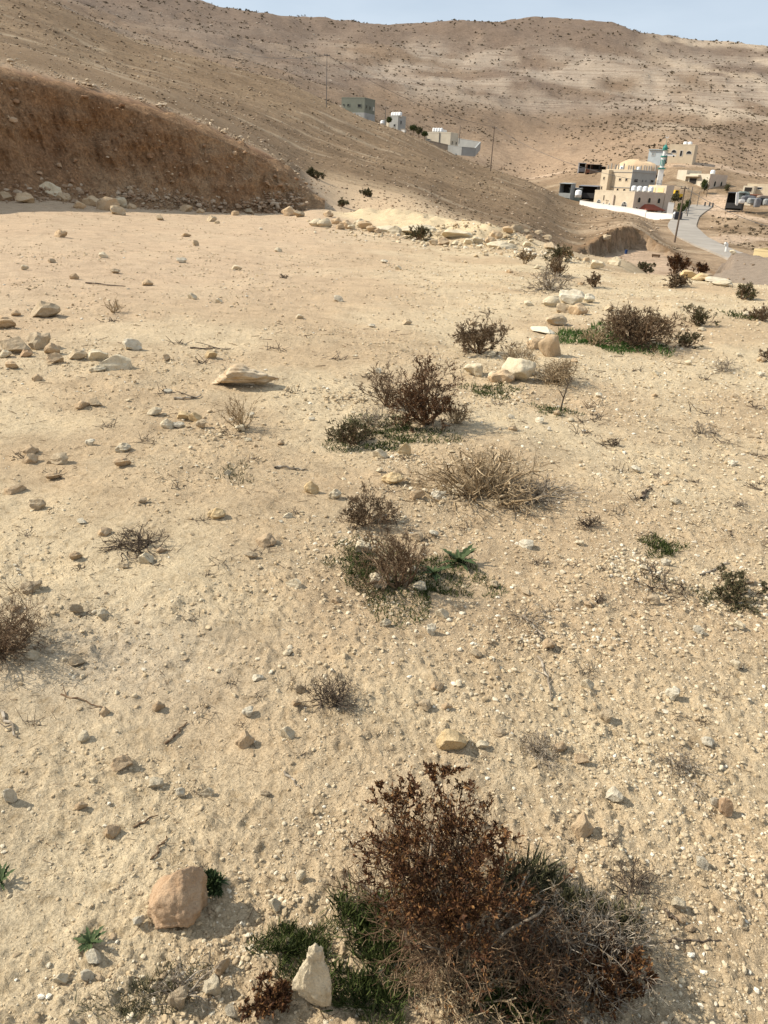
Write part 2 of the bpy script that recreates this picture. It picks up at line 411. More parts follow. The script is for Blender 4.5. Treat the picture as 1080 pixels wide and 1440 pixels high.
# ------------------------------------------------------------------ terrain meshes
def srgb(r, g, b):
    return tuple((v/255/12.92 if v/255 <= .04045 else ((v/255+.055)/1.055)**2.4) for v in (r, g, b))
def albedo(x, y, z):
    r = np.hypot(x, y); az = np.degrees(np.arctan2(x, y))
    N = len(x)
    def C(c): return np.array(c)[None, :]
    def mx(a, b, t): return a*(1-t)[:, None]+b*t[:, None]
    tan = C((.468, .351, .219)); pale = C((.56, .449, .291)); pink = C((.49, .363, .245)); grey = C((.46, .375, .25))
    n1 = fbm(x*.45, y*.45, 61, 4); n2 = fbm(x*1.3, y*1.3, 62, 4); n3 = fbm(x*.12, y*.12, 63, 3)
    c = np.repeat(tan, N, 0)
    c = mx(c, np.repeat(pale, N, 0), smooth(-.35, .6, n1+.35*smooth(-1, 4, x)-.05))
    c = mx(c, np.repeat(pink, N, 0), .8*smooth(5, 14, r)*smooth(3, -4, x))
    c = mx(c, np.repeat(grey, N, 0), .35*smooth(.1, .7, n2)*smooth(14, 5, r))
    g1 = np.exp(-(((x+1.0)/.55)**2+((y-2.2)/.3)**2)); c = mx(c, np.repeat(C((.42, .35, .265)), N, 0), .5*g1)
    # spur and hills
    sp = C((.22, .15, .087)); sp2 = C((.275, .193, .115)); fa = C((.23, .162, .107)); fa2 = C((.19, .138, .10)); lime = C((.44, .36, .275))
    s = mx(np.repeat(sp, N, 0), np.repeat(sp2, N, 0), smooth(-.5, .6, fbm(x/30, y/30, 64, 4)))
    s = mx(s, np.repeat(C((.45, .36, .25)), N, 0), .55*smooth(.42, .75, fbm(x/26, y/9, 65, 3)))
    t = smooth(330, 480, r)
    f = mx(np.repeat(fa, N, 0), np.repeat(fa2, N, 0), smooth(-.4, .5, fbm(x/160, y/160, 66, 4)+.012*(z-90)))
    ph = z/7.0+1.3*pn(x/140, y/140, 43); fr = ph-np.floor(ph)
    led = smooth(48, 76, z)*(1-smooth(120, 165, z))*smooth(-.5, .35, fbm(x/70, y/70, 67, 4))*(.25+.75*smooth(-8, 1, az))
    f = mx(f, np.repeat(lime, N, 0), .35*led)
    pr = smooth(14, 18, az)*smooth(.15, .6, fbm(x/60, z/26, 68, 4)+.15)   # bare pale rock on the right shoulder
    f = mx(f, np.repeat(C((.50, .40, .29)), N, 0), .7*pr*smooth(25, 50, z))
    f = mx(f, np.repeat(C((.41, .29, .19)), N, 0), .7*smooth(45, 15, z)*smooth(0, 5, az))
    s = mx(s, f, t)
    # village floor / dug yard / tracks are dusty pale
    vz = smooth(12, 15, az)*smooth(70, 95, r)*(1-smooth(330, 420, r))
    s = mx(s, np.repeat(C((.46, .335, .22)), N, 0), .6*vz*smooth(-.5, .4, fbm(x/18, y/18, 69, 3)+.1))
    sc = poly_sdf(x, y, CUT)
    s = mx(s, np.repeat(C((.50, .365, .25)), N, 0), smooth(1, -2, sc))
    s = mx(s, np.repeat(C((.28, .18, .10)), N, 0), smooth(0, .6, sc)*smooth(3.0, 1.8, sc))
    for P, wd in TRACKS:
        dd, _ = seg_dist(x, y, P); s = mx(s, np.repeat(C((.52, .385, .27)), N, 0), .85*smooth(wd, wd*.5, dd+wd*.3*pn(x/6, y/6, 70)))
    dd, tt = seg_dist(x, y, HEAP)
    k = smooth(46, 62, r)
    k = np.maximum(k, smooth(.3, 1.2, -z)*smooth(18, 24, r)*.4); bf_ = across(_R[:, 3], az)
    k = np.maximum(k, smooth(-6, -7.5, az)*smooth(bf_+.2, bf_+3, r))
    c = mx(c, s, k)
    c = mx(c, np.repeat(C((.23, .185, .145)), N, 0), .9*smooth(8.5, 6, dd+1.2*pn(x*.4, y*.4, 71))*smooth(0.6, -.8, z))
    # rubble / light mound on the edge of the platform
    d2, _ = seg_dist(x, y, PALE); c = mx(c, np.repeat(C((.58, .46, .29)), N, 0), smooth(3.2, 1.2, d2+.8*pn(x*.6, y*.6, 72)))
    mound = smooth(40, 46, r)*(1-smooth(60, 75, r))*smooth(-6.5, -4.5, az)*smooth(8, 4, az)
    c = mx(c, np.repeat(C((.50, .37, .235)), N, 0), .75*mound)
    # red earth of the cut bank
    bf = across(_R[:, 2], az)
    kb = smooth(-5.6, -6.4, az)*smooth(bf-1.2, bf-.4, r)*(1-smooth(bf+1.4, bf+2.8, r))
    c = mx(c, np.repeat(C((.27, .14, .07)), N, 0), kb*.8)
    return np.concatenate([c, (t*led)[:, None]], 1)
TRACKS = [([vis(1110, 330, 200)[:2], vis(1040, 322, 190)[:2], vis(1000, 340, 165)[:2]], 5.0),
          ([vis(1110, 305, 250)[:2], vis(1050, 300, 262)[:2], vis(1000, 291, 300)[:2], vis(1010, 280, 330)[:2]], 7.0),
          ([vis(1110, 236, 400)[:2], vis(1040, 231, 395)[:2], vis(1000, 226, 392)[:2], vis(950, 224, 382)[:2]], 7.0),
          ([vis(700, 222, 440)[:2], vis(760, 235, 440)[:2], vis(820, 242, 440)[:2]], 7.0)]
rows = [.02, .15, .3, .45, .6, .72]; r = .8
while r < 1500:
    rows.append(r); r += min((r*r+2.56)/690, max(r*.0115, .1)) if r < 420 else r*.016
rows += [1560, 1700, 2200, 3000, 4000]
rows = np.array(rows)
azs = np.concatenate([np.arange(-180, -60, 6), np.arange(-60, -42, 1.0), np.linspace(-42, 42, 520), np.arange(43, 60, 1.0), np.arange(60, 180, 6)])
NA = len(azs)
def polar_mesh(name, rows_, mat, cap=False):
    A, Rr = np.meshgrid(np.radians(azs), rows_); A = A.ravel(); Rr = Rr.ravel()
    x = np.sin(A)*Rr; y = np.cos(A)*Rr
    z = np.concatenate([H(x[i:i+60000], y[i:i+60000]) for i in range(0, len(x), 60000)])
    nr = len(rows_)
    i, j = np.meshgrid(np.arange(nr-1), np.arange(NA), indexing='ij'); j2 = (j+1) % NA
    F = np.stack([i*NA+j, i*NA+j2, (i+1)*NA+j2, (i+1)*NA+j], -1).reshape(-1, 4)[:, ::-1]
    V = np.stack([x, y, z], 1)
    col = np.concatenate([albedo(x[k:k+60000], y[k:k+60000], z[k:k+60000]) for k in range(0, len(x), 60000)])
    me = np_mesh(name, V, F, True, col=col)
    return link(name, me, mat, kind='structure')
GM = ground_mat(); HM = hill_mat()
isp = int(np.searchsorted(rows, 58))
polar_mesh('ground', rows[:isp+1], GM)
polar_mesh('hillside', rows[isp:], HM)

# cut earth bank on the left
BANKV = []
def earth_bank():
    az = np.linspace(-75, -5.3, 620); ns = 64
    r1 = across(_R[:, 2], az)-.6; z1 = across(_Z[:, 2], az); r2 = r1+1.6; z2 = across(_Z[:, 3], az)
    fade = smooth(-5.3, -7.5, az)
    s = np.linspace(0, 1, ns)
    V = []
    arc = np.radians(az)*36
    for k in s:
        if k < .82:
            q = k/.82
            # talus at the foot then a steep face
            zr = z1-.15+(z2-z1+.15)*q
            prof = np.interp(q, [0, .12, .3, .75, .93, 1], [-1.5, -.8, -.25, .45, .75, 1.25])
            rr = r1+prof*(.35+.65*fade)
            am = np.sin(np.pi*min(q*1.05, 1))**.5 if q > 0 else 0
            hh = (z2-z1)*q
            dn = .55*fbm(arc*.22, hh*.12+0*arc, 81, 3) + .16*pn(arc*1.1, hh*.6, 82) + .14*pn(arc*.5, hh*1.6, 90) + .12*pn(arc*2.6+hh*.4, hh*.9, 83) + .07*pn(arc*6+hh, hh*2.5, 84)+.03*pn(arc*14, hh*9, 85)
            dn = dn*1.5 + .05*pn(arc*9, hh*7, 87)+.10*np.abs(pn(arc*3.3+hh, hh*1.7, 88))
            rr = rr + dn*am*fade*min(1, .4+q)
        else:
            q = (k-.82)/.18
            rr = r2+.05+q*2.2; zr = None
        x = np.sin(np.radians(az))*rr; y = np.cos(np.radians(az))*rr
        if zr is None:
            h = H(x, y); top = z2+(.08+.22*fbm(arc*.9, 0*arc, 89, 3))*fade
            zr = (top)*(1-q)+(h-.12)*q + .12*(1-q)*pn(arc*1.5, q*2+0*arc, 86)
        V.append(np.stack([x, y, zr], 1))
    V = np.array(V); n = len(az); BANKV.append(V)
    i, j = np.meshgrid(np.arange(ns-1), np.arange(n-1), indexing='ij')
    F = np.stack([i*n+j, i*n+j+1, (i+1)*n+j+1, (i+1)*n+j], -1).reshape(-1, 4)[:, ::-1]
    m, nt_, b = new_mat('red_earth')
    tc = nd(nt_, 'ShaderNodeTexCoord'); mp = nd(nt_, 'ShaderNodeMapping'); mp.inputs['Scale'].default_value = (1, 1, .75)
    nt_.links.new(tc.outputs['Object'], mp.inputs[0])
    def nz(sc, d): 
        t = nd(nt_, 'ShaderNodeTexNoise', Scale=sc, Detail=d, Roughness=.65); nt_.links.new(mp.outputs[0], t.inputs[0]); return t.outputs[0]
    f = nz(.35, 5); f2 = nz(2.4, 6); f3 = noise_fac(nt_, 9, 5, rough=.7)
    c = ramp(nt_, f, [(.3, (.35, .20, .105)), (.5, (.44, .27, .148)), (.72, (.51, .355, .215))])
    c = mixc(nt_, c, ramp(nt_, f2, [(.3, (.66, .62, .58)), (.5, (1, 1, 1)), (.7, (1.2, 1.18, 1.15))]), 1.0, 'MULTIPLY')
    c = mixc(nt_, c, ramp(nt_, f3, [(.3, (.7, .68, .66)), (.5, (1, 1, 1)), (.72, (1.5, 1.5, 1.5))]), 1.0, 'MULTIPLY')
    nt_.links.new(c, b.inputs['Base Color']); b.inputs['Roughness'].default_value = .95
    bump(nt_, b, [(f2, 1.0, .45), (f3, 1.0, .16)])
    return link('earth_bank', np_mesh('earth_bank', V.reshape(-1, 3), F, True), m, kind='structure')
earth_bank()

# asphalt road through the village, laid on the ground
def road():
    P = []; 
    for a, b in zip(ROADP[:-1], ROADP[1:]):
        for k in range(12): P.append(a+(b-a)*k/12)
    P.append(ROADP[-1]); P = np.array(P)
    for _ in range(6): P[1:-1] = (P[:-2]+2*P[1:-1]+P[2:])/4
    T = np.gradient(P[:, :2], axis=0); T /= np.linalg.norm(T, axis=1, keepdims=True); Nn = np.stack([-T[:, 1], T[:, 0]], 1)
    w = np.interp(np.arange(len(P)), [0, 30, 55, 80, len(P)-1], [2.3, 2.3, 3.5, 3.8, 3.8])
    rd, rt = seg_dist(P[:, 0], P[:, 1], ROADP); z = np.interp(rt, range(len(ROADP)), [p[2] for p in ROADP])
    V = []
    for k, dz in ((-1.02, -1.2), (-1, 0), (-.4, .05), (.4, .05), (1, 0), (1.02, -1.2)):
        V.append(np.concatenate([P[:, :2]+Nn*(w*k)[:, None], (z+.16+dz)[:, None]], 1))
    V = np.array(V); n = len(P)
    i, j = np.meshgrid(np.arange(5), np.arange(n-1), indexing='ij')
    F = np.stack([i*n+j, i*n+j+1, (i+1)*n+j+1, (i+1)*n+j], -1).reshape(-1, 4)[:, ::-1]
    link('road', np_mesh('road', V.reshape(-1, 3), F), plain('asphalt', (.33, .295, .25), .9, .16, .25), kind='structure')
road()

# ------------------------------------------------------------------ stones
def icosphere(sub):
    t = (1+5**.5)/2
    v = [(-1,t,0),(1,t,0),(-1,-t,0),(1,-t,0),(0,-1,t),(0,1,t),(0,-1,-t),(0,1,-t),(t,0,-1),(t,0,1),(-t,0,-1),(-t,0,1)]
    f = [(0,11,5),(0,5,1),(0,1,7),(0,7,10),(0,10,11),(1,5,9),(5,11,4),(11,10,2),(10,7,6),(7,1,8),(3,9,4),(3,4,2),(3,2,6),(3,6,8),(3,8,9),(4,9,5),(2,4,11),(6,2,10),(8,6,7),(9,8,1)]
    v = [np.array(p)/np.linalg.norm(p) for p in v]
    for _ in range(sub):
        mid = {}; nf = []
        def m(a, b):
            k = (min(a, b), max(a, b))
            if k not in mid: p = v[a]+v[b]; v.append(p/np.linalg.norm(p)); mid[k] = len(v)-1
            return mid[k]
        for a, b, c in f:
            x, y, z = m(a, b), m(b, c), m(c, a); nf += [(a, x, z), (b, y, x), (c, z, y), (x, y, z)]
        f = nf
    return np.array(v), np.array(f)
ICO = [icosphere(i) for i in range(5)]
def rock_shape(sub, rng, facets=7, rough=.10, lo=.55, hi=.92):
    v, f = ICO[sub]; v = v.copy()
    for _ in range(facets):
        n = rng.normal(size=3); n /= np.linalg.norm(n); d = rng.uniform(lo, hi)
        k = np.maximum(0, v@n-d); v = v-k[:, None]*n*.92
    s = int(rng.integers(1000))
    off = rng.uniform(0, 50, 3)
    def n3(q, s_): return (pn(q[:, 0]+off[0], q[:, 1]+off[1], s_)+pn(q[:, 1]+off[2], q[:, 2]+off[0], s_+1)+pn(q[:, 2]+off[1], q[:, 0]+off[2], s_+2))/1.7
    d = rough*n3(v*1.6, s) + (rough*.5*n3(v*4, s+5) if sub >= 2 else 0) + (rough*.3*n3(v*9, s+9) if sub >= 3 else 0) + (rough*.16*n3(v*20, s+14) if sub >= 4 else 0)
    return v*(1+d)[:, None], f
def rock_mesh(name, sub, seed, scale=(1, 1, 1), facets=7, rough=.12, mat=None, lo=.55, hi=.92, tw=None):
    rng = np.random.default_rng(seed); v, f = rock_shape(sub, rng, facets, rough, lo, hi)
    if tw is not None: v = tw(v)
    me = np_mesh(name, v*np.array(scale), f, False)
    me.polygons.foreach_set('use_smooth', [sub >= 3]*len(me.polygons))
    if mat: me.materials.append(mat)
    return me
SM = {'cream': stone_mat('stone_cream', (.62, .54, .40), (.50, .42, .29)), 'pale': stone_mat('stone_pale', (.66, .60, .48), (.52, .46, .35)),
      'tan': stone_mat('stone_tan', (.53, .405, .265), (.44, .315, .195)), 'grey': stone_mat('stone_grey', (.48, .39, .27), (.37, .285, .19)),
      'ochre': stone_mat('stone_ochre', (.58, .45, .27), (.48, .35, .19)), 'pink': stone_mat('stone_pink', (.54, .385, .25), (.45, .30, .185))}
SM['slab'] = stone_mat('stone_slab', (.56, .46, .33), (.40, .28, .165))
ROCKV = {}
for c in ('cream', 'pale', 'tan', 'grey', 'ochre', 'pink'):
    for k in range(5): ROCKV[c, k] = rock_mesh('stone', 2, 100+k*13+len(c), (1, rrr := random.uniform(.62, .95), random.uniform(.5, .78)), facets=11, rough=.24, mat=SM[c], lo=.42, hi=.85)
LM = []      # landmarks for the labels: (px, py, phrase)
STONES = []
def stone(px, py, wpx, hpx=None, c='cream', label=None, hero=None, group='loose stones on the bare soil', sink=.22, depth=None, rz=None, z=None):
    """px,py = middle of the stone's foot in the photograph, wpx its width there"""
    p = hit(px, py); m = mpp(p); w_ = wpx*m; h_ = (hpx if hpx else wpx*.66)*m
    d_ = w_*(depth or random.uniform(.6, .9))
    if hero is not None: me = hero
    else: me = ROCKV[c, random.randrange(5)]
    o = link('stone', me)
    v = np.array([q.co[:] for q in me.vertices]); ext = v.max(0)-v.min(0)
    az = math.atan2(p[0], p[1])
    # the foot is the near lower edge: the middle lies half a depth farther along the bearing
    q = np.array([p[0]+math.sin(az)*d_*.4, p[1]+math.cos(az)*d_*.4]); zz = hz(*q)
    h_ = h_/(math.cos(math.atan2(EYE-zz, math.hypot(*q))))*.85 if hero is None else h_
    o.scale = (w_/ext[0], d_/ext[1], h_*(1+sink)/ext[2])
    o.location = (q[0], q[1], zz + h_*(1+sink)*(-v[:, 2].min()/ext[2]) - h_*sink)
    o.rotation_euler = (0, 0, (-az if rz is None else rz) + (0 if hero is not None else random.choice((0, math.pi))+random.uniform(-.35, .35)))
    STONES.append((o, px, py, wpx, c))
    if label: tag(o, label, 'stone', group)
    return o
# --- the stones one notices
def bulge(v): # egg tapering upwards
    k = 1-.28*np.clip(v[:, 2], -1, 1); return np.stack([v[:, 0]*k, v[:, 1]*k, v[:, 2]], 1)
stone(257, 1306, 87, 86, 'pink', 'big rounded pinkish tan stone alone on the soil at lower left', hero=rock_mesh('stone', 4, 11, (1, .8, .95), 10, .15, SM['pink'], .6, .9, bulge), depth=.85, sink=.1)
def pear(v): 
    t = v[:, 2]; k = np.interp(t, [-1, -.2, .35, .62, 1], [1.0, 1.0, .72, .5, .75]); return np.stack([v[:, 0]*k, v[:, 1]*k, t], 1)
stone(442, 1428, 56, 135, 'cream', 'upright yellowish cream stone with a narrow knobbed top among green weeds', hero=rock_mesh('stone', 4, 23, (.62, .5, 1.0), 7, .2, SM['cream'], .6, .93, pear), depth=.55, sink=.06)
def slab(v): return np.stack([v[:, 0], v[:, 1], np.where(v[:, 2] < -.3, -.3+(v[:, 2]+.3)*.6*(np.abs(v[:, 0]+.1) > .45), v[:, 2])], 1)
stone(340, 547, 100, 34, 'tan', 'long flat limestone slab, the largest single stone left of the shrubs', hero=rock_mesh('stone', 4, 31, (1, .55, .42), 13, .26, SM['slab'], .42, .85, slab), depth=.5, sink=.05)
stone(632, 1060, 46, 28, 'ochre', 'ochre stone half sunk just above the rust brown foreground bush', depth=.7)
stone(726, 537, 48, 30, 'cream', 'sharp edged cream boulder leaning in the straw coloured shrub right of centre', hero=rock_mesh('stone', 3, 42, (1, .7, .7), 12, .16, SM['cream'], .4, .8))
stone(706, 540, 40, 20, 'tan', 'tan wedge of stone leaning against the sharp edged cream boulder')
stone(774, 502, 36, 31, 'tan', 'blocky tan boulder standing left of the bright green grass', hero=rock_mesh('stone', 3, 47, (1, .8, .9), 11, .16, SM['tan'], .42, .82))
stone(752, 492, 30, 18, 'tan', 'low tan stone tucked behind the blocky tan boulder')
stone(668, 530, 30, 20, 'cream', 'pale stone at the right foot of the rusty mid-field shrub')
stone(693, 533, 14, 11, 'cream', 'small round stone left of the sharp edged cream boulder')
for px, py, w_, h_, c, l in ((803, 428, 36, 24, 'pale', 'largest pale block of the stone heap behind the broad brown shrub'),
    (776, 432, 26, 18, 'cream', 'cream stone at the left end of the heap behind the broad brown shrub'),
    (790, 440, 22, 15, 'grey', 'grey stone in front of the largest pale block of the heap'),
    (828, 426, 18, 14, 'pale', 'pale stone at the right end of the heap behind the broad brown shrub'),
    (780, 458, 30, 17, 'grey', 'grey lump of stone between the heap and the green grass'),
    (812, 443, 28, 18, 'tan', 'tan stone at the left edge of the broad brown shrub'),
    (765, 470, 40, 10, 'pale', 'flat pale stone lying just left of the green grass'),
    (62, 447, 42, 26, 'grey', 'rounded grey boulder lying alone on the platform at left'),
    (5, 462, 34, 20, 'tan', 'brown tan stone cut by the left edge of the picture'),
    (28, 498, 40, 26, 'grey', 'dark grey boulder at the left end of the stone row'),
    (56, 492, 32, 26, 'grey', 'grey flat topped boulder behind the left end of the stone row'),
    (74, 498, 22, 17, 'tan', 'tan stone in the middle of the left stone row'),
    (36, 502, 18, 12, 'pink', 'pinkish stone in front of the dark grey boulder of the row'),
    (8, 504, 18, 13, 'cream', 'cream stone at the far left of the stone row'),
    (80, 512, 24, 15, 'tan', 'tan stone at the front of the left stone row beside weeds'),
    (108, 506, 28, 17, 'grey', 'grey tan stone beside the weeds of the stone row'),
    (136, 508, 30, 18, 'cream', 'cream stone near the right end of the left stone row'),
    (160, 521, 46, 23, 'cream', 'largest pale stone at the right end of the left stone row'),
    (137, 523, 24, 10, 'cream', 'low pale stone in front of the right end of the stone row'),
    (185, 492, 26, 17, 'pale', 'whitish angular stone above the right end of the stone row'),
    (18, 519, 18, 13, 'tan', 'small tan stone in front of the left end of the row'),
    (235, 508, 12, 11, 'tan', 'small square tan stone between the stone row and the slab'),
    (297, 506, 18, 12, 'ochre', 'ochre stone above the left end of the flat slab'),
    (53, 536, 15, 11, 'tan', 'small brown stone alone below the stone row'),
    (116, 575, 22, 12, 'tan', 'left one of a pair of tan stones below the stone row'),
    (136, 572, 18, 14, 'grey', 'right one of a pair of stones below the stone row'),
    (218, 585, 22, 12, 'cream', 'cream stone left of the thin straw twigs'),
    (236, 603, 20, 15, 'cream', 'pale stone at the left end of the rubble by the straw twigs'),
    (258, 592, 22, 13, 'ochre', 'ochre stone in the rubble by the straw twigs'),
    (276, 594, 19, 13, 'ochre', 'smaller ochre stone touching the straw twigs'),
    (252, 602, 16, 9, 'pale', 'whitish flat pebble in front of the ochre stones'),
    (285, 602, 16, 12, 'grey', 'grey stone at the foot of the straw twigs'),
    (44, 640, 22, 13, 'tan', 'tan stone at the back of the stone group on the far left'),
    (46, 652, 24, 15, 'tan', 'front stone of the group on the far left'),
    (86, 653, 24, 16, 'grey', 'grey tan stone right of the stone group on the far left'),
    (172, 636, 24, 13, 'cream', 'cream stone half buried below the pair of tan stones'),
    (173, 658, 24, 14, 'tan', 'tan stone half buried in the middle of the left field'),
    (76, 675, 22, 11, 'tan', 'flat tan stone below the stone group on the far left'),
    (55, 717, 22, 17, 'grey', 'grey stone with a dark side on the far left'),
    (20, 695, 30, 12, 'tan', 'wide buried tan stone near the left edge'),
    (305, 730, 26, 15, 'ochre', 'ochre stone alone right of the flat dark tuft'),
    (438, 695, 22, 19, 'ochre', 'upright ochre stone left of the brown twiggy shrub'),
    (470, 702, 20, 14, 'cream', 'cream stone beside the upright ochre stone'),
    (567, 641, 19, 20, 'ochre', 'upright tan stone between the green patch and the dry tangle'),
    (551, 682, 32, 15, 'ochre', 'wide ochre stone above the brown twiggy shrub'),
    (535, 645, 22, 14, 'cream', 'cream stone in front of the mid-field green patch'),
    (643, 697, 25, 17, 'cream', 'round cream stone at the lower left of the dry tangle'),
    (657, 672, 20, 16, 'grey', 'grey stone inside the lower left edge of the dry tangle'),
    (616, 702, 22, 12, 'pale', 'whitish stone left of the round cream stone'),
    (508, 781, 26, 20, 'cream', 'pale stone showing inside the brown twiggy shrub'),
    (531, 829, 26, 22, 'cream', 'cream stone at the lower left foot of the brown twiggy shrub'),
    (545, 820, 10, 12, 'pale', 'small white upright stone in the lower green weeds'),
    (606, 893, 14, 17, 'pale', 'upright pale stone below the brown twiggy shrub'),
    (45, 834, 30, 16, 'grey', 'flat grey stone beside the shrub at the left edge'),
    (107, 788, 18, 13, 'tan', 'tan stone left below the flat dark tuft'),
    (375, 770, 30, 15, 'tan', 'tan stone with a dark side right of the flat dark tuft'),
    (412, 825, 24, 12, 'cream', 'cream stone in the open soil left of the brown shrub'),
    (945, 987, 20, 18, 'pale', 'whitish stone alone on the gravel at right'),
    (860, 1130, 26, 20, 'pale', 'pale blocky stone right of the foreground bush'),
    (1015, 1148, 20, 24, 'pink', 'pinkish upright stone near the right edge'),
    (1004, 1132, 16, 12, 'pale', 'pale stone beside the pinkish upright stone'),
    (815, 1180, 32, 26, 'tan', 'tan stone half hidden right of the foreground bush top'),
    (15, 1130, 18, 20, 'pale', 'rounded pale stone at the lower left edge'),
    (255, 1122, 14, 14, 'pale', 'round pale pebble with a clear shadow above the big pinkish stone'),
    (175, 1085, 30, 16, 'tan', 'flat tan stone half buried at lower left'),
    (218, 1110, 22, 11, 'cream', 'flat cream pebble right of the flat tan stone'),
    (135, 1358, 22, 15, 'pale', 'white smooth stone under the lower rosette weed'),
    (345, 1052, 28, 20, 'tan', 'buried tan stone in the middle of the lower field'),
    (596, 1000, 18, 14, 'grey', 'grey standing pebble above the ochre sunken stone'),
    (302, 1405, 26, 20, 'cream', 'cream stone among the gravel at the bottom left of the upright stone'),
    (256, 1420, 30, 22, 'grey', 'grey stone with twigs over it at the bottom'),
    (312, 1372, 24, 16, 'tan', 'tan flat stone in the gravel above the bottom stones'),
    (327, 1432, 18, 18, 'pale', 'round pale stone at the bottom edge'),
    (195, 1308, 18, 12, 'pale', 'pale stone just left of the big pinkish tan stone'),
    (160, 1180, 24, 14, 'tan', 'tan clod like stone above the rosette weed'),
    (985, 395, 26, 13, 'ochre', 'yellow boulder in the row of pale boulders at the right platform edge'),
    (966, 392, 26, 13, 'ochre', 'left yellow boulder of the row at the right platform edge'),
    (1006, 398, 40, 9, 'pale', 'long white flat boulder in the row at the right platform edge'),
    (1018, 403, 30, 9, 'cream', 'flat cream boulder at the right end of the platform edge row'),
    (86, 334, 18, 12, 'tan', 'brown stone alone on the platform below the bank'),
    (275, 346, 9, 9, 'grey', 'small dark stone standing on the platform below the bank'),
    (207, 402, 16, 10, 'tan', 'tan stone in the middle of the platform'),
    (226, 310, 11, 9, 'grey', 'round dark stone in the shadow below the bank'),
    (297, 312, 14, 10, 'grey', 'grey stone on the platform near the right of the bank'),
    (262, 333, 14, 6, 'tan', 'flat tan stone on the platform below the bank')):
    stone(px, py, w_, h_, c, l)
# --- rubble at the foot of the bank (largest ones singly), along the platform edge and on the field
for px, py, w_, c in ((32, 272, 30, 'grey'), (64, 277, 42, 'cream'), (38, 283, 26, 'tan'), (8, 280, 24, 'tan'), (50, 260, 22, 'grey'), (90, 281, 24, 'tan'), (98, 276, 26, 'tan'), (122, 264, 24, 'tan'),
    (136, 261, 22, 'tan'), (130, 287, 26, 'tan'), (150, 293, 34, 'tan'), (170, 289, 24, 'cream'), (165, 299, 22, 'grey'), (217, 282, 18, 'grey'), (229, 288, 20, 'grey'), (235, 273, 18, 'tan'),
    (112, 291, 18, 'tan'), (186, 291, 14, 'tan'), (200, 289, 14, 'grey'), (20, 268, 16, 'tan'), (262, 295, 18, 'tan'), (310, 292, 14, 'tan'), (352, 298, 14, 'grey'), (246, 290, 14, 'grey'), (283, 297, 12, 'tan'), (330, 300, 12, 'tan')):
    stone(px, py+3, w_, w_*.62, c, group='rubble at the foot of the cut bank')
LMB = len(STONES)
rr = random.Random(5)
edge = [(445, 318), (460, 320), (470, 317), (478, 324), (487, 323), (497, 322), (506, 322), (515, 324), (524, 325), (533, 326), (545, 327), (555, 330), (612, 344), (625, 346), (640, 344), (655, 345), (668, 344), (690, 343), (700, 338), (715, 330), (728, 326), (742, 327), (757, 331), (766, 338), (775, 350), (715, 346), (740, 348), (800, 362), (826, 366), (838, 380), (860, 372), (745, 312+25), (408, 304), (416, 306), (462, 306)]
for px, py in edge:
    stone(px+rr.uniform(-3, 3), py+rr.uniform(-2, 2), rr.uniform(10, 22), None, rr.choice(('cream', 'tan', 'grey', 'tan', 'cream')), group='rocks along the platform edge')
for px, py, w_, l in ((548, 327, 46, 'left broad flat cream ledge rock in the pale mound'), (592, 330, 58, 'broad pale ledge rock in the middle of the pale mound'), (640, 336, 50, 'flat pale ledge rock at the right of the pale mound'), (705, 350, 44, 'pale ledge rock where the mound meets the rubble')):
    stone(px, py, w_, w_*.22, 'cream', l, group='rocks along the platform edge', sink=.5, depth=.9)
n0 = 0; tries = 0
used = [(s[1], s[2]) for s in STONES]
while n0 < 132 and tries < 4000:
    tries += 1
    px = rr.uniform(5, 1075); py = 345+(1420-345)*rr.random()**1.15
    dens = .5 + .35*(px > 520)
    if rr.random() > dens or min(math.hypot(px-a, (py-b)*1.5) for a, b in used) < 22: continue
    if 480 < px < 930 and py > 1090: continue
    wpx = rr.uniform(9, 15) if py < 700 else rr.uniform(13, 23)
    stone(px, py, wpx, wpx*rr.uniform(.5, .75), rr.choice(('cream', 'tan', 'pale', 'grey', 'cream', 'tan')))
    used.append((px, py)); n0 += 1

# gravel and pebbles: far too many to count -> joined
def pebbles(name, x, y, size, mat, subs=1, flat=.62, sink=.25, tint=None, seed=3, zf=None, kinds=10):
    rng = np.random.default_rng(seed)
    shp = [rock_shape(subs, rng, 6, .24, .42, .85) for _ in range(kinds)]
    shp = [(v, f[(v[f].mean(1)[:, 2] > -.42)]) for v, f in shp]
    pick = rng.integers(0, kinds, len(x)); Vs = []; Fs = []; Ts = []; off = 0
    z = (H(x, y) if zf is None else zf(x, y))
    for k in range(kinds):
        I = np.where(pick == k)[0]; v, f = shp[k]; n = len(I)
        if n == 0: continue
        a = rng.uniform(0, 2*np.pi, n); ca, sa = np.cos(a), np.sin(a)
        sx = rng.uniform(.8, 1.25, n); sy = rng.uniform(.65, 1.0, n); sz = rng.uniform(flat*.75, flat*1.25, n)
        X = v[None, :, 0]*sx[:, None]; Yv = v[None, :, 1]*sy[:, None]; Z = v[None, :, 2]*sz[:, None]
        P = np.stack([X*ca[:, None]-Yv*sa[:, None], X*sa[:, None]+Yv*ca[:, None], Z], -1)*size[I][:, None, None]
        P = P+np.stack([x[I], y[I], z[I]+size[I]*flat*(1-2*sink)*.8], -1)[:, None]
        Vs.append(P.reshape(-1, 3)); Fs.append((f[None]+(np.arange(n)*len(v))[:, None, None]+off).reshape(-1, 3)); off += n*len(v)
        t = rng.uniform(0, 1, n) if tint is None else tint[I]
        Ts.append(np.repeat(t, len(v)))
    return link(name, np_mesh(name, np.concatenate(Vs), np.concatenate(Fs), False, attr=np.concatenate(Ts)), mat, kind='stuff')
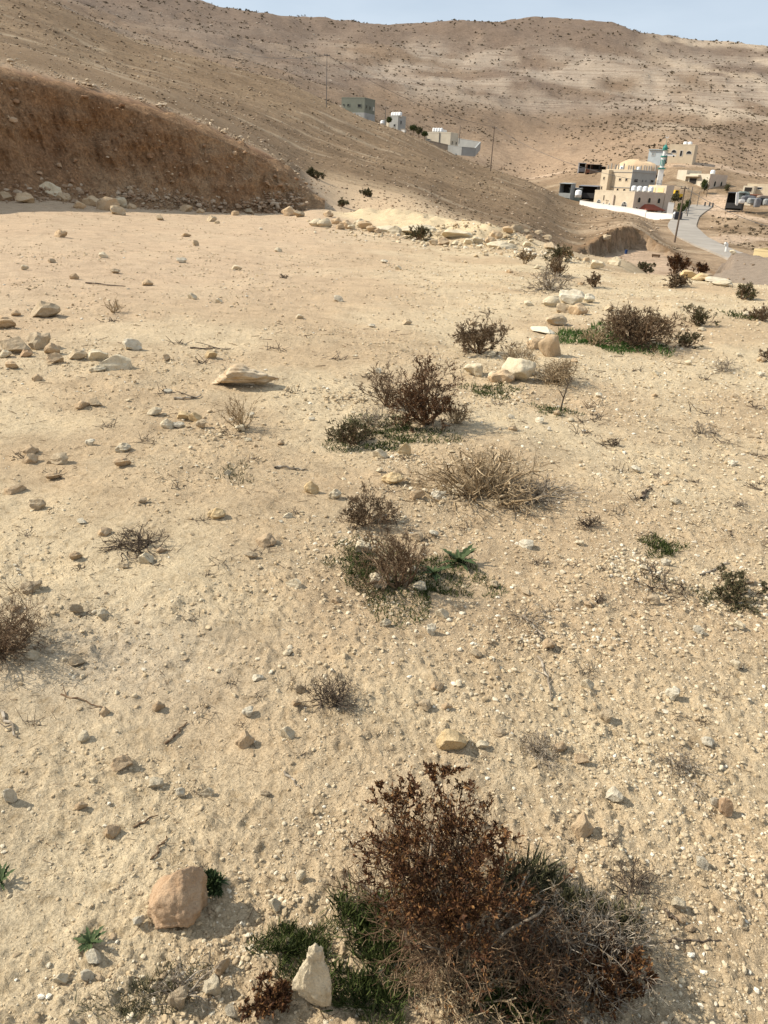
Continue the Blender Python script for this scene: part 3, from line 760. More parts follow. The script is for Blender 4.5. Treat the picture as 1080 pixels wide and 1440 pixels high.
PEB = tinted('gravel', [(0, (.36, .27, .17)), (.3, (.47, .36, .22)), (.6, (.55, .45, .30)), (.85, (.63, .55, .41)), (1, (.70, .64, .52))], bmp=(60, .5, .01))
def scatter(n, r0, r1, a0=-33, a1=33, rng=RNG, pw=1.0):
    az = np.radians(rng.uniform(a0, a1, n)); r = np.sqrt(rng.uniform(r0*r0, r1*r1, n)) if pw == 1 else r0*(r1/r0)**rng.uniform(0, 1, n)
    return np.sin(az)*r, np.cos(az)*r
def field():
    xs, ys, ss = [], [], []
    def patchy(x, y):
        px = .12+.62*smooth(-.6, 1.4, x)*smooth(25, 6, np.hypot(x, y))
        return np.clip(px+.6*fbm(x*.7, y*.7, 63, 3)+.35*pn(x*4, y*4, 92)+.2, .03, 1)
    for n, r0, r1, s0, aw in ((17000, .72, 2.0, .0036, 42), (28000, 2, 4.5, .0052, 34), (21000, 4.5, 9, .0088, 32), (13000, 9, 18, .016, 31), (7000, 18, 40, .03, 31)):
        x, y = scatter(n, r0, r1, -aw, aw); k = RNG.random(n) < patchy(x, y); x, y = x[k], y[k]
        s = s0*RNG.random(len(x))**(-1/2.4); s = np.minimum(s, np.minimum(.045, s0*3.6))*.5*1.25
        xs.append(x); ys.append(y); ss.append(s)
    # denser spills around the weeds, where the photo has them
    for px, py, rad, n in ((500, 760, .38, 900), (540, 850, .35, 700), (560, 640, .4, 500), (740, 900, .3, 900), (900, 800, .4, 1200), (840, 900, .35, 500), (1000, 850, .4, 500), (620, 690, .35, 400), (480, 560, .45, 400),
        (250, 1390, .14, 700), (340, 1340, .13, 500), (400, 1270, .12, 300), (1040, 1230, .2, 700), (950, 1080, .22, 600), (860, 1060, .2, 400), (480, 1170, .15, 350), (830, 1210, .13, 250), (700, 560, .5, 400), (300, 610, .4, 300), (600, 330, 3, 700), (700, 345, 2.5, 700), (780, 360, 2.5, 500)):
        p = hit(px, py); a = RNG.uniform(0, 2*np.pi, n); q = rad*np.abs(RNG.normal(0, .6, n))
        x = p[0]+np.cos(a)*q*1.4; y = p[1]+np.sin(a)*q
        s0 = max(.0035, .0016*math.hypot(p[0], p[1])); s = np.minimum(s0*RNG.random(n)**(-1/2.2), s0*4)*.5*1.3
        xs.append(x); ys.append(y); ss.append(s)
    x = np.concatenate(xs); y = np.concatenate(ys); s = np.concatenate(ss)
    t = np.clip(RNG.normal(.40, .25, len(x))+.12*smooth(-1, 2, x), 0, 1)
    r = np.hypot(x, y); bigk = s > .0042
    pebbles('gravel', x[bigk], y[bigk], s[bigk], PEB, 1, .62, .25, t[bigk], 3) if False else None
    near = (r < 4.5) & (s > .0085)
    pebbles('gravel', x[near], y[near], s[near], PEB, 1, .62, .34, t[near], 3)
    pebbles('gravel', x[~near], y[~near], s[~near], PEB, 0, .66, .32, t[~near], 4, kinds=24)
field()
def talus():
    az = RNG.uniform(-30, -6.5, 3000); rf = across(_R[:, 2], az)-.6; k = np.abs(RNG.normal(0, 1, len(az)))
    up = RNG.random(len(az)) < .5
    r = rf-.5-k*.55+np.where(up, .35+.75*RNG.random(len(az))*smooth(-22, -14, az), 0); x = np.sin(np.radians(az))*r; y = np.cos(np.radians(az))*r
    s = np.minimum(.05*RNG.random(len(az))**(-.5), .26)*.6; bigt = s > .06
    dz = np.maximum(0, (r-(rf-1.3)))*.62
    pebbles('rubble', x, y, s, tinted('rubble_stone', [(0, (.25, .155, .09)), (.5, (.36, .25, .16)), (1, (.48, .38, .27))], bmp=(4, .6, .1)), 0, .66, .2, None, 8, zf=lambda a, b: np.minimum(H(a, b), across(_Z[:, 2], np.degrees(np.arctan2(a, b))))+np.minimum(dz, 1.2))
talus()
def bank_stones():   # stones and lumps sticking out of the cut face
    V = BANKV[0]; n = 620; a = RNG.integers(3, 50, n); b = RNG.integers(300, V.shape[1]-12, n); P = V[a, b]
    s = np.minimum(.05*RNG.random(n)**(-.5), .24)*.6; P = P*np.array([.997, .997, 1])
    zz = dict(zip(map(tuple, np.round(P[:, :2], 4)), P[:, 2]))
    pebbles('embedded_stones', P[:, 0], P[:, 1], s, tinted('embedded_stone', [(0, (.25, .14, .075)), (.6, (.40, .26, .155)), (1, (.52, .41, .28))], bmp=(4, .6, .1)), 1, .7, .5, None, 12, zf=lambda p, q: P[:, 2])
bank_stones()
def rim():   # stones and clods lying on the lip of the bank
    az = RNG.uniform(-30, -6, 420); r = across(_R[:, 3], az)+.6+np.abs(RNG.normal(0, .9, 420)); x = np.sin(np.radians(az))*r; y = np.cos(np.radians(az))*r
    s = np.minimum(.06*RNG.random(420)**(-.45), .25)*.6
    pebbles('rubble', x, y, s, tinted('rim_stone', [(0, (.38, .28, .18)), (1, (.58, .48, .35))], bmp=(4, .6, .1)), 0, .6, .2, None, 9, zf=lambda a, b: H(a, b)+.06)
rim()
def spur_stones():
    n = 15000
    x, y = scatter(n, 38, 330, -31, 31, pw=2); r = np.hypot(x, y); az = np.degrees(np.arctan2(x, y))
    k = (RNG.random(n) < .65+.5*fbm(x/14, y/14, 95, 3)) & ~((az < -6) & (r < across(_R[:, 3], az)+1))
    k &= (seg_dist(x, y, ROADP)[0] > 6) & (poly_sdf(x, y, CUT) > 1)
    x, y, r = x[k], y[k], r[k]
    s = np.minimum(.0011*r*RNG.random(len(x))**(-.42), .0045*r)*.55; s = np.minimum(s, .45)
    pebbles('hillside_stones', x, y, s, tinted('hill_stone', [(0, (.27, .19, .12)), (.55, (.36, .26, .17)), (.85, (.46, .36, .26)), (1, (.60, .50, .38))]), 0, .6, .2, None, 10, zf=lambda a, b: H(a, b))
    n = 9000   # ledge rubble and stones on the far hill
    x, y = scatter(n, 470, 1000, -22, 31, pw=2); z = H(x, y); r = np.hypot(x, y)
    k = RNG.random(n) < .25+.75*smooth(40, 70, z)*(1-smooth(130, 190, z)); x, y, r = x[k], y[k], r[k]
    pebbles('hillside_stones', x, y, np.minimum(.0009*r*RNG.random(len(x))**(-.35), .0026*r)*.6, tinted('ledge_stone', [(0, (.26, .19, .14)), (.5, (.38, .30, .23)), (1, (.56, .48, .38))]), 0, .45, .2, None, 11)
spur_stones()

# ------------------------------------------------------------------ shrubs, weeds, twigs
TW = {'grey': tinted('twig_grey', [(0, (.16, .125, .09)), (.5, (.27, .22, .16)), (1, (.42, .36, .28))]),
      'straw': tinted('twig_straw', [(0, (.20, .14, .08)), (.5, (.34, .25, .145)), (1, (.50, .39, .25))]),
      'brown': tinted('twig_brown', [(0, (.075, .045, .027)), (.5, (.15, .095, .055)), (1, (.28, .20, .125))]),
      'dark': tinted('twig_dark', [(0, (.045, .032, .024)), (.6, (.10, .075, .055)), (1, (.20, .155, .11))])}
LF = {'rust': tinted('leaf_rust', [(0, (.040, .017, .009)), (.5, (.085, .038, .017)), (.82, (.15, .072, .028)), (1, (.26, .14, .05))]),
      'brown': tinted('leaf_brown', [(0, (.07, .046, .028)), (.5, (.145, .098, .056)), (1, (.26, .19, .11))]),
      'olive': tinted('leaf_olive', [(0, (.045, .05, .02)), (.5, (.09, .085, .04)), (1, (.16, .13, .065))]),
      'green': tinted('leaf_green', [(0, (.026, .038, .010)), (.5, (.058, .078, .020)), (1, (.115, .125, .042))]),
      'bright': tinted('leaf_bright', [(0, (.028, .058, .012)), (.5, (.055, .112, .022)), (1, (.10, .165, .042))]),
      'dull': tinted('leaf_dull', [(0, (.055, .055, .028)), (.5, (.105, .10, .05)), (1, (.18, .15, .08))]),
      'hill': tinted('leaf_hill_scrub', [(0, (.10, .075, .047)), (.5, (.145, .11, .067)), (1, (.20, .155, .095))]),
      'weed': tinted('leaf_weed', [(0, (.022, .038, .014)), (.5, (.042, .066, .024)), (1, (.075, .10, .04))])}
for m_ in list(LF.values()):
    b_ = m_.node_tree.nodes['Principled BSDF']; b_.inputs['Roughness'].default_value = .7
def grow(rng, n, Rr, Hh, base_r, spread, wander, up, r0, kids, lens, lean=(0, 0), segs=(6, 4, 3, 3)):
    """-> list per level of (p0,p1,r0,r1)"""
    out = [[] for _ in range(len(kids)+1)]
    def branch(p, d, L, r, lev):
        ns = segs[min(lev, 3)]; st = L/ns
        pts = [p]
        for i in range(ns):
            d = (d[0]+rng.gauss(0, wander), d[1]+rng.gauss(0, wander), d[2]+rng.gauss(0, wander)*.8+up)
            q = math.sqrt(d[0]**2+d[1]**2+d[2]**2); d = (d[0]/q, d[1]/q, d[2]/q)
            z = p[2]+d[2]*st
            if z < .004: z = .004+abs(z)*.1
            p2 = (p[0]+d[0]*st, p[1]+d[1]*st, z)
            if lev < 3 and (p2[0]**2+p2[1]**2)/Rr**2+p2[2]**2/Hh**2 > rng.uniform(.85, 1.15): ns = max(1, i); break
            ra = r*(1-.55*i/ns); rb = r*(1-.55*(i+1)/ns)
            out[lev].append((p, p2, ra, rb)); p = p2; pts.append((p, d, rb))
        if lev < len(kids):
            for k in range(max(1, int(kids[lev]*rng.uniform(.7, 1.3)))):
                if len(pts) < 2: break
                i = min(len(pts)-1, max(1, int(rng.uniform(.28, 1.0)*ns+.5))); q, dd, rb = pts[i]
                a = rng.uniform(0, 6.283); t = rng.uniform(.45, 1.05)
                u = (rng.gauss(0, 1), rng.gauss(0, 1), rng.gauss(0, 1)); s = u[0]*dd[0]+u[1]*dd[1]+u[2]*dd[2]
                u = (u[0]-s*dd[0], u[1]-s*dd[1], u[2]-s*dd[2]); m = math.sqrt(sum(c*c for c in u))+1e-6
                nd_ = tuple(dd[c]*math.cos(t)+u[c]/m*math.sin(t) for c in range(3))
                branch(q, nd_, L*lens[lev]*rng.uniform(.6, 1.25), max(rb*.62, .0004), lev+1)
    for k in range(n):
        a = rng.uniform(0, 6.283); th = spread*math.sqrt(rng.random()); q = base_r*math.sqrt(rng.random()); b = rng.uniform(0, 6.283)
        d = (math.sin(th)*math.cos(a)+lean[0], math.sin(th)*math.sin(a)+lean[1], math.cos(th))
        m = math.sqrt(sum(c*c for c in d)); d = tuple(c/m for c in d)
        L = 1/math.sqrt((d[0]**2+d[1]**2)/Rr**2+d[2]**2/Hh**2)*rng.uniform(.62, 1.0)
        branch((q*math.cos(b), q*math.sin(b), -.01), d, L*.8, r0*rng.uniform(.7, 1.2), 0)
    return out
def seg_mesh(name, segs, n, seed=0, rmin=0, tlo=0, thi=1):
    S = np.array([(*a, *b, c, d) for a, b, c, d in segs]); rng = np.random.default_rng(seed)
    V, F = tubes(S[:, :3], S[:, 3:6], np.maximum(S[:, 6], rmin), np.maximum(S[:, 7], rmin*.8), n)
    return np_mesh(name, V, F, False, attr=np.repeat(rng.uniform(tlo, thi, len(S)), 2*n))
def leaf_mesh(name, P, D, L, Wd, seed=0, tint=None):
    """pointed folded leaves: base, two sides, tip"""
    rng = np.random.default_rng(seed); N = len(P); P = np.asarray(P); D = np.asarray(D); D = D/np.linalg.norm(D, axis=1, keepdims=True)
    u = np.cross(D, rng.normal(size=(N, 3))); u /= np.linalg.norm(u, axis=1, keepdims=True)+1e-9
    nn = np.cross(D, u)
    L = np.broadcast_to(L, N)[:, None]; Wd = np.broadcast_to(Wd, N)[:, None]
    V = np.stack([P, P+D*L*.5+u*Wd+nn*Wd*.5, P+D*L, P+D*L*.5-u*Wd+nn*Wd*.5], 1).reshape(-1, 3)
    F = (np.arange(N)*4)[:, None]+np.array([0, 1, 2, 3])[None]
    t = rng.uniform(0, 1, N) if tint is None else tint
    return np_mesh(name, V, F, False, attr=np.repeat(t, 4))
def leaves_on(segs, n, rng, Lf, jit=1.0, zmin=0):
    S = np.array([(*a, *b) for a, b, *_ in segs]); N = len(S)
    if N == 0: return None
    I = rng.integers(0, N, n); t = rng.random(n)[:, None]
    P = S[I, :3]*(1-t)+S[I, 3:]*t; D = S[I, 3:]-S[I, :3]; D = D/(np.linalg.norm(D, axis=1, keepdims=True)+1e-9)
    D = D+rng.normal(size=(n, 3))*jit*.6
    if zmin:
        k = P[:, 2] > zmin*rng.uniform(.7, 1.1, n); P = P[k]; D = D[k]
    return P, D
KIND = {
 # spread, wander, up, kids, lens, twig mat, leaf mat, leaves per fine segment, leaf len (of width), stems
 'rust':   dict(spread=.95, wander=.16, up=.05, kids=(6, 5, 4), lens=(.5, .5, .5), tw='brown', lf='rust', lv=3.0, st=15),
 'brown':  dict(spread=1.05, wander=.18, up=.06, kids=(5, 5, 3), lens=(.5, .5, .5), tw='brown', lf='brown', lv=1.6, st=16),
 'olive':  dict(spread=1.1, wander=.18, up=.05, kids=(5, 5, 3), lens=(.5, .5, .5), tw='brown', lf='olive', lv=2.4, st=16),
 'tangle': dict(spread=1.3, wander=.34, up=.03, kids=(5, 4, 2), lens=(.6, .55, .5), tw='straw', lf='brown', lv=.12, st=34),
 'straw':  dict(spread=1.0, wander=.13, up=.06, kids=(4, 3), lens=(.5, .5), tw='straw', lf='brown', lv=.1, st=22),
 'dead':   dict(spread=1.35, wander=.28, up=.0, kids=(4, 4), lens=(.6, .5), tw='dark', lf='brown', lv=.15, st=22),
 'dgrey':  dict(spread=1.35, wander=.28, up=.0, kids=(4, 4), lens=(.6, .5), tw='grey', lf='brown', lv=.1, st=20),
}
def shrub(px, py, wpx, hpx, kind, label, name='shrub', seed=None, lean=(0, 0), base=.12, dens=1.0, leafpx=None, tw=None, lf=None, lv=None, thick=1.0, group=None, zmin=.0, stem=None):
    K = dict(KIND[kind]); p = hit(px, py); m = mpp(p); R_ = wpx*m/2*1.15
    q = p.copy(); az = math.atan2(p[0], p[1]); q[0] += math.sin(az)*R_*.35; q[1] += math.cos(az)*R_*.35; q[2] = hz(q[0], q[1])
    dep = math.atan2(EYE-q[2], math.hypot(q[0], q[1]))
    Hh = max(.35*R_, (hpx*m-R_*.6*math.sin(max(dep, 0)))/max(.35, math.cos(dep)))
    seed = seed if seed is not None else int(px*7+py); rng = random.Random(seed); nrg = np.random.default_rng(seed)
    pixm = m*1.4      # metres per rendered pixel
    small = wpx < 70
    kids = K['kids'] if not small else tuple(max(2, k-1) for k in K['kids'][:2])
    n = int(K['st']*dens*(1 if wpx > 45 else .6))
    if K['spread'] >= 1.0 and Hh < .7*R_: K['spread'] = min(1.45, K['spread']+.15)
    lv_ = grow(rng, n, R_, Hh, R_*base, K['spread'], K['wander'], K['up'], max(R_*.016*thick, pixm*.4), kids, K['lens'], lean)
    root = empty(name, q); tag(root, label, name.replace('_', ' '), group or 'dry shrubs and weeds on the slope')
    tw_ = TW[tw or K['tw']]
    me = seg_mesh('stem', lv_[0], 5 if wpx > 120 else 4, seed, pixm*.3); link('stem', me, TW[stem] if stem else tw_, root, 'stuff')
    fine = [s for l in lv_[1:] for s in l]
    me = seg_mesh('twig_tangle', fine, 3, seed+1, pixm*.22); link('twig_tangle', me, tw_, root, 'stuff')
    lvv = K['lv'] if lv is None else lv
    tip = lv_[-1] if len(lv_) < 4 else lv_[-1]+lv_[-2]
    nl = int(len(tip)*lvv*(1.0 if leafpx else 1.6))
    if nl > 30:
        P, D = leaves_on(tip, nl, nrg, 1, 1.0, zmin*Hh)
        Ll = (leafpx or 2.7)*m*nrg.uniform(.6, 1.4, len(P)); Ll = np.maximum(Ll, pixm*1.2)
        link('foliage', leaf_mesh('foliage', P, D, Ll, Ll*(.22 if leafpx else .15), seed), LF[lf or K['lf']], root, 'stuff')
    return root
def patch(px, py, wpx, hpx, n, bladepx, mat, label, name='green_patch', seed=None, spread=.7):
    p = hit(px, py); m = mpp(p); rng = np.random.default_rng(seed or int(px*3+py))
    top = hit(px, py-hpx*.5); bot = hit(px, py+hpx*.5); ry = np.linalg.norm(top[:2]-bot[:2])/2; rx = wpx*m/2
    a = rng.uniform(0, 2*np.pi, n); q = np.sqrt(rng.random(n))*np.clip(1+.35*np.cos(a*3+seed_(px))+.25*np.cos(a*5+py), .3, 1.5)
    ca = -math.atan2(p[0], p[1]); lx = np.cos(a)*q*rx; ly = np.sin(a)*q*ry
    x = p[0]+lx*math.cos(ca)-ly*math.sin(ca); y = p[1]+lx*math.sin(ca)+ly*math.cos(ca)
    k = (fbm(x/(rx*.5), y/(rx*.5), 33, 2)+.55) > 0; x, y = x[k], y[k]
    z = H(x, y); D = np.stack([rng.normal(0, spread, len(x)), rng.normal(0, spread, len(x)), np.abs(rng.normal(.9, .3, len(x)))], 1)
    L = bladepx*m*rng.uniform(.5, 1.3, len(x)); W = np.maximum(L*.035, m*.6)
    c = np.array([p[0], p[1], p[2]])
    o = link(name, leaf_mesh(name, np.stack([x, y, z-.003], 1)-c, D, L, W, 3), LF[mat]); o.location = c
    tag(o, label, 'ground cover', None, 'stuff'); return o
def seed_(v): return (v*.37) % 6.28

# foreground bush and what grows round it
shrub(618, 1385, 310, 268, 'rust', 'tall rust brown bush in the foreground with a rounded crown on grey stems', seed=12, lean=(-.04, .12), base=.22, dens=3.0, leafpx=5.8, lv=9, thick=1.0, zmin=.62, stem='grey')
def woody(root):   # the thick grey bare stems at the heart of the bush
    rng = random.Random(2); o0 = np.array(root.location)
    for pts, w_ in ((((690, 1440), (684, 1385), (690, 1330), (676, 1280)), 13), (((684, 1385), (662, 1330), (655, 1280)), 8), (((705, 1400), (712, 1350), (698, 1300), (706, 1255)), 9), (((672, 1440), (676, 1400), (650, 1350)), 9), (((720, 1440), (735, 1390), (770, 1340)), 8), (((640, 1440), (610, 1380), (590, 1310)), 7), (((690, 1330), (730, 1300), (765, 1275)), 6)):
        Q = [vis(px, py, 1.10+.03*k+rng.uniform(-.02, .02))-o0 for k, (px, py) in enumerate(pts)]; r = w_*.0012/2; S = []
        for a, b in zip(Q[:-1], Q[1:]):
            m_ = (a+b)/2+np.array([rng.gauss(0, .006) for _ in range(3)]); S += [(tuple(a), tuple(m_), r, r*.92), (tuple(m_), tuple(b), r*.92, r*.8)]; r *= .8
        link('woody_stem', seg_mesh('woody_stem', S, 7, int(w_), tlo=.15, thi=.5), TW['grey'], root)
woody(bpy.data.objects['shrub'])
shrub(815, 1400, 235, 150, 'tangle', 'low grey brown thicket of bare twigs at the right of the foreground bush', seed=5, dens=1.5, tw='grey', lv=.25, lf='brown', leafpx=6)
shrub(640, 1452, 280, 120, 'tangle', 'dry straw coloured twig mat along the bottom edge under the foreground bush', seed=6, dens=1.3, tw='straw', lv=.2, lf='rust', leafpx=6)
shrub(735, 1430, 240, 150, 'tangle', 'brown thicket of fine bare twigs under the middle of the foreground bush', seed=7, dens=1.5, tw='brown', lv=.4, lf='rust', leafpx=6)
shrub(850, 1415, 105, 95, 'rust', 'reddish brown seedy clump at the bottom right of the foreground bush', seed=8, dens=1.0, leafpx=6, lv=1.8, lf='rust')
shrub(880, 1270, 110, 70, 'dead', 'dark bare twigs sticking out at the right side of the foreground bush', seed=9)
shrub(375, 1438, 80, 45, 'brown', 'small reddish weed left of the upright cream stone', seed=14, leafpx=6, lf='rust', dens=.7, lv=1.5)
patch(420, 1335, 110, 70, 2300, 19, 'green', 'dark green feathery weeds above the upright cream stone', spread=.55)
patch(540, 1300, 120, 90, 2400, 30, 'green', 'green grass in the shade of the foreground bush', spread=.5)
patch(520, 1395, 140, 80, 1700, 26, 'green', 'green blades right of the upright cream stone', spread=.5)
patch(780, 1285, 190, 80, 2200, 40, 'dull', 'dull green weeds under the bare twigs right of the bush', spread=.6)
patch(720, 1400, 120, 100, 1500, 40, 'green', 'green blades between the grey stems at the bottom', spread=.5)
patch(215, 1400, 150, 60, 900, 18, 'dull', 'thin grey green grass in the gravel at the bottom left', spread=.8)
shrub(255, 1428, 170, 50, 'dgrey', 'flat grey dead twigs in the gravel at the bottom left', seed=16, dens=.8)
# tufts on the near slope
shrub(463, 1000, 90, 58, 'dead', 'small dark dead tuft alone in the middle of the near slope', base=.3, dens=1.6)
shrub(762, 1072, 86, 52, 'dgrey', 'grey dead tuft just above the right shoulder of the foreground bush', base=.3, dens=1.5)
shrub(958, 1098, 96, 36, 'dgrey', 'flat grey twig tuft on the gravel right of the grey dead tuft', base=.4, dens=1.2)
shrub(4, 930, 130, 175, 'tangle', 'tall brown twiggy shrub cut by the left edge of the picture', seed=21, tw='brown', dens=1.0, lv=.6)
shrub(195, 778, 110, 40, 'dead', 'flat dark dead tuft in the left field', base=.45, dens=1.6)
shrub(562, 842, 190, 130, 'brown', 'brown twiggy shrub with green weeds at its foot in the middle of the slope', seed=26, lv=.9, dens=1.1)
shrub(515, 745, 95, 75, 'brown', 'upper left part of the brown twiggy clump growing as a separate bush', seed=27, lv=1.0)
patch(575, 812, 210, 90, 4500, 9, 'green', 'dark green weeds around the brown twiggy shrub', spread=.6)
patch(500, 795, 60, 40, 500, 14, 'green', 'green weeds by the pale stone in the twiggy shrub')
shrub(688, 712, 270, 92, 'tangle', 'broad dry straw coloured tangle, the biggest bush without leaves on the mid slope', seed=30, dens=1.5)
shrub(758, 712, 160, 48, 'dgrey', 'grey dead fringe at the right foot of the broad dry tangle', seed=31, dens=1.9)
shrub(598, 604, 140, 104, 'brown', 'dark rusty upright shrub behind the broad dry tangle', seed=35, dens=1.5, lf='rust', lv=2.0)
shrub(640, 600, 80, 40, 'straw', 'straw coloured twigs between the dark rusty shrub and the broad dry tangle', seed=135, dens=1.2)
shrub(520, 600, 70, 34, 'dgrey', 'grey dead twigs lying over the mid-field green patch', seed=136, dens=.8)
shrub(543, 575, 100, 70, 'brown', 'thin brown twigs at the left of the dark rusty shrub', seed=36, lv=.6, dens=.8)
shrub(497, 632, 105, 50, 'olive', 'olive grey low shrub in front of the mid-field green patch', seed=37, lv=1.2)
patch(545, 610, 140, 50, 3000, 7, 'green', 'dark green grass at the foot of the dark rusty shrub')
patch(690, 552, 70, 20, 500, 8, 'green', 'thin green strip on the soil right of the dark rusty shrub')
patch(778, 578, 60, 9, 300, 7, 'green', 'short green strip in front of the sharp edged boulder')
patch(330, 668, 45, 30, 220, 8, 'dull', 'thin dull green weed below the straw twigs')
shrub(673, 500, 92, 64, 'olive', 'dark olive brown bush left of the tan boulders', seed=40, lf='brown', lv=1.3)
shrub(728, 526, 78, 52, 'straw', 'straw coloured twigs between the olive brown bush and the tan boulders', seed=41, dens=1.4)
shrub(782, 542, 92, 38, 'tangle', 'straw coloured twig clump right of the sharp edged cream boulder', seed=42, dens=1.1)
shrub(890, 492, 185, 62, 'brown', 'broad brown shrub beside the bright green grass, largest of the far right group', seed=44, dens=1.8, lv=1.3)
shrub(835, 488, 70, 30, 'straw', 'straw twigs over the bright green grass beside the broad brown shrub', seed=144, dens=.9)
shrub(965, 490, 60, 26, 'olive', 'low olive fringe at the right end of the broad brown shrub', seed=45)
patch(838, 477, 105, 30, 2400, 8, 'bright', 'bright green grass at the left of the broad brown shrub', spread=.45)
patch(890, 490, 130, 14, 800, 7, 'bright', 'bright green grass along the foot of the broad brown shrub', spread=.45)
shrub(980, 460, 64, 36, 'olive', 'dull olive shrub right behind the broad brown shrub', seed=46)
shrub(770, 410, 105, 34, 'dgrey', 'grey sprawling dead shrub behind the stone heap', seed=47, dens=1.3)
shrub(835, 405, 40, 24, 'brown', 'small brown shrub right of the grey sprawling one', seed=48)
shrub(782, 390, 50, 30, 'brown', 'brown bush on the platform edge above the grey sprawling shrub', seed=49)
shrub(738, 372, 42, 24, 'brown', 'brown tuft at the left of the platform edge group', seed=50, tw='straw')
shrub(785, 368, 46, 26, 'olive', 'olive bush among the rocks of the platform edge', seed=51)
shrub(590, 339, 50, 22, 'olive', 'low olive scrub at the foot of the pale yellow mound', seed=52)
shrub(445, 252, 30, 18, 'olive', 'dark olive bush on the mound behind the end of the bank', seed=53, lv=3)
shrub(480, 291, 20, 12, 'olive', 'small olive bush at the end of the bank', seed=54)
shrub(516, 277, 26, 11, 'olive', 'small olive tuft in the middle of the far mound', seed=55)
shrub(908, 384, 34, 20, 'olive', 'olive bush left of the dark pair at the platform edge', seed=56)
shrub(948, 386, 52, 28, 'rust', 'dark reddish bush in front of the dug yard', seed=57, lf='rust')
shrub(984, 386, 34, 16, 'rust', 'small dark reddish bush beside the yellow boulders', seed=58)
shrub(948, 405, 46, 22, 'olive', 'dark olive bush in front of the yellow boulders', seed=59, lf='brown')
shrub(1045, 423, 58, 26, 'olive', 'rounded olive bush near the right edge below the boulder row', seed=60)
shrub(1070, 452, 60, 30, 'brown', 'brown shrub at the right edge above the broad open gravel', seed=61)
patch(1050, 446, 60, 8, 300, 7, 'green', 'green strip at the foot of the right edge shrub')
shrub(1074, 508, 44, 24, 'brown', 'low brown twigs cut by the right edge', seed=62)
shrub(1020, 524, 60, 26, 'dgrey', 'sparse grey twigs on the open gravel at right', seed=63, dens=.7)
shrub(985, 612, 70, 24, 'dgrey', 'sparse grey twig tuft below the open gravel twigs', seed=64, dens=.7)
shrub(862, 630, 34, 16, 'dead', 'tiny dark tuft on the gravel right of the dry tangle', seed=65)
shrub(828, 745, 50, 26, 'dead', 'small dark tuft at lower right of the dry tangle', seed=66)
shrub(1040, 715, 50, 14, 'dgrey', 'flat grey twigs at the right edge of the near gravel', seed=67, dens=.6)
shrub(920, 832, 120, 40, 'dead', 'long low dark weed on the pebble spill at right', seed=68, base=.6, dens=.8)
shrub(1030, 848, 120, 50, 'olive', 'grey green weeds at the right end of the pebble spill', seed=69, base=.5, lf='dull', dens=.9)
shrub(840, 852, 36, 20, 'dead', 'tiny dark tuft left of the pebble spill', seed=70)
patch(930, 770, 52, 26, 700, 9, 'green', 'small bright cushion of green weed above the pebble spill', spread=.5)
patch(1010, 845, 130, 26, 500, 10, 'dull', 'grey green low weeds in the pebble spill', spread=.7)
shrub(340, 608, 92, 66, 'straw', 'thin straw twigs standing below the long flat slab', seed=72, dens=.75)
shrub(160, 442, 58, 30, 'straw', 'sparse straw twigs on the platform right of the grey boulder', seed=73, dens=.6)
shrub(400, 392, 24, 7, 'dead', 'small flat weed on the platform', seed=74, dens=.6)
shrub(22, 250, 16, 20, 'dead', 'dark dry bush lying at the foot of the bank near the left edge', seed=75, dens=1.6, lv=4)
shrub(1058, 690, 40, 12, 'dead', 'flat dark twigs by the right edge', seed=76, dens=.6)
shrub(740, 880, 110, 40, 'dgrey', 'sparse grey twigs on the gravel right of the brown twiggy shrub', seed=77, dens=.4)
shrub(300, 1250, 40, 20, 'olive', 'small green weed peeping out behind the big pinkish tan stone', seed=78, lf='weed', lv=3, leafpx=9)
# rosette weeds with lobed leaves
def lobed_leaf(L, seed):
    rng = random.Random(seed); V = []; F = []; n = 9
    for i in range(n+1):
        t = i/n; w_ = L*.15*math.sin(math.pi*min(1, t*1.05+.05))**.7*(1.0 if i % 2 else .38)+L*.012
        z = L*(.28*t-.30*t*t)+rng.uniform(-.01, .01)*L; y = L*t
        V += [(-w_, y-(.05*L if i % 2 else 0), z+w_*.35), (0, y, z), (w_, y-(.05*L if i % 2 else 0), z+w_*.35)]
    for i in range(n):
        a = i*3; F += [(a, a+1, a+4, a+3), (a+1, a+2, a+5, a+4)]
    me = bpy.data.meshes.new('leaf'); me.from_pydata(V, [], F)
    at = me.attributes.new('tint', 'FLOAT', 'POINT'); at.data.foreach_set('value', [rng.uniform(.1, .9)]*len(V)); return me
LEAFV = [lobed_leaf(1, s) for s in range(4)]
for q in LEAFV: q.materials.append(LF['weed'])
def rosette(px, py, wpx, n, label, seed, squash=1.0):
    p = hit(px, py); m = mpp(p); rng = random.Random(seed); root = empty('rosette_weed', (p[0], p[1], p[2]+.004)); tag(root, label, 'weed', 'rosette weeds')
    for k in range(n):
        o = link('leaf', LEAFV[k % 4], None, root); L = wpx*.47*m*rng.uniform(.65, 1.1)
        o.scale = (L, L, L); o.rotation_euler = (rng.uniform(.05, .75), rng.uniform(-.2, .2), 6.283*k/n+rng.uniform(-.25, .25))
rosette(127, 1328, 62, 15, 'dark green rosette weed with lobed leaves left of the big pinkish stone', 1)
rosette(2, 1242, 55, 11, 'grey green rosette weed cut by the left edge', 2)
rosette(645, 792, 74, 16, 'dark green thistle rosette right of the brown twiggy shrub', 3)
rosette(610, 808, 60, 12, 'second thistle rosette under the right side of the brown twiggy shrub', 4)
rosette(310, 1243, 36, 9, 'small rosette behind the right shoulder of the big pinkish stone', 5)
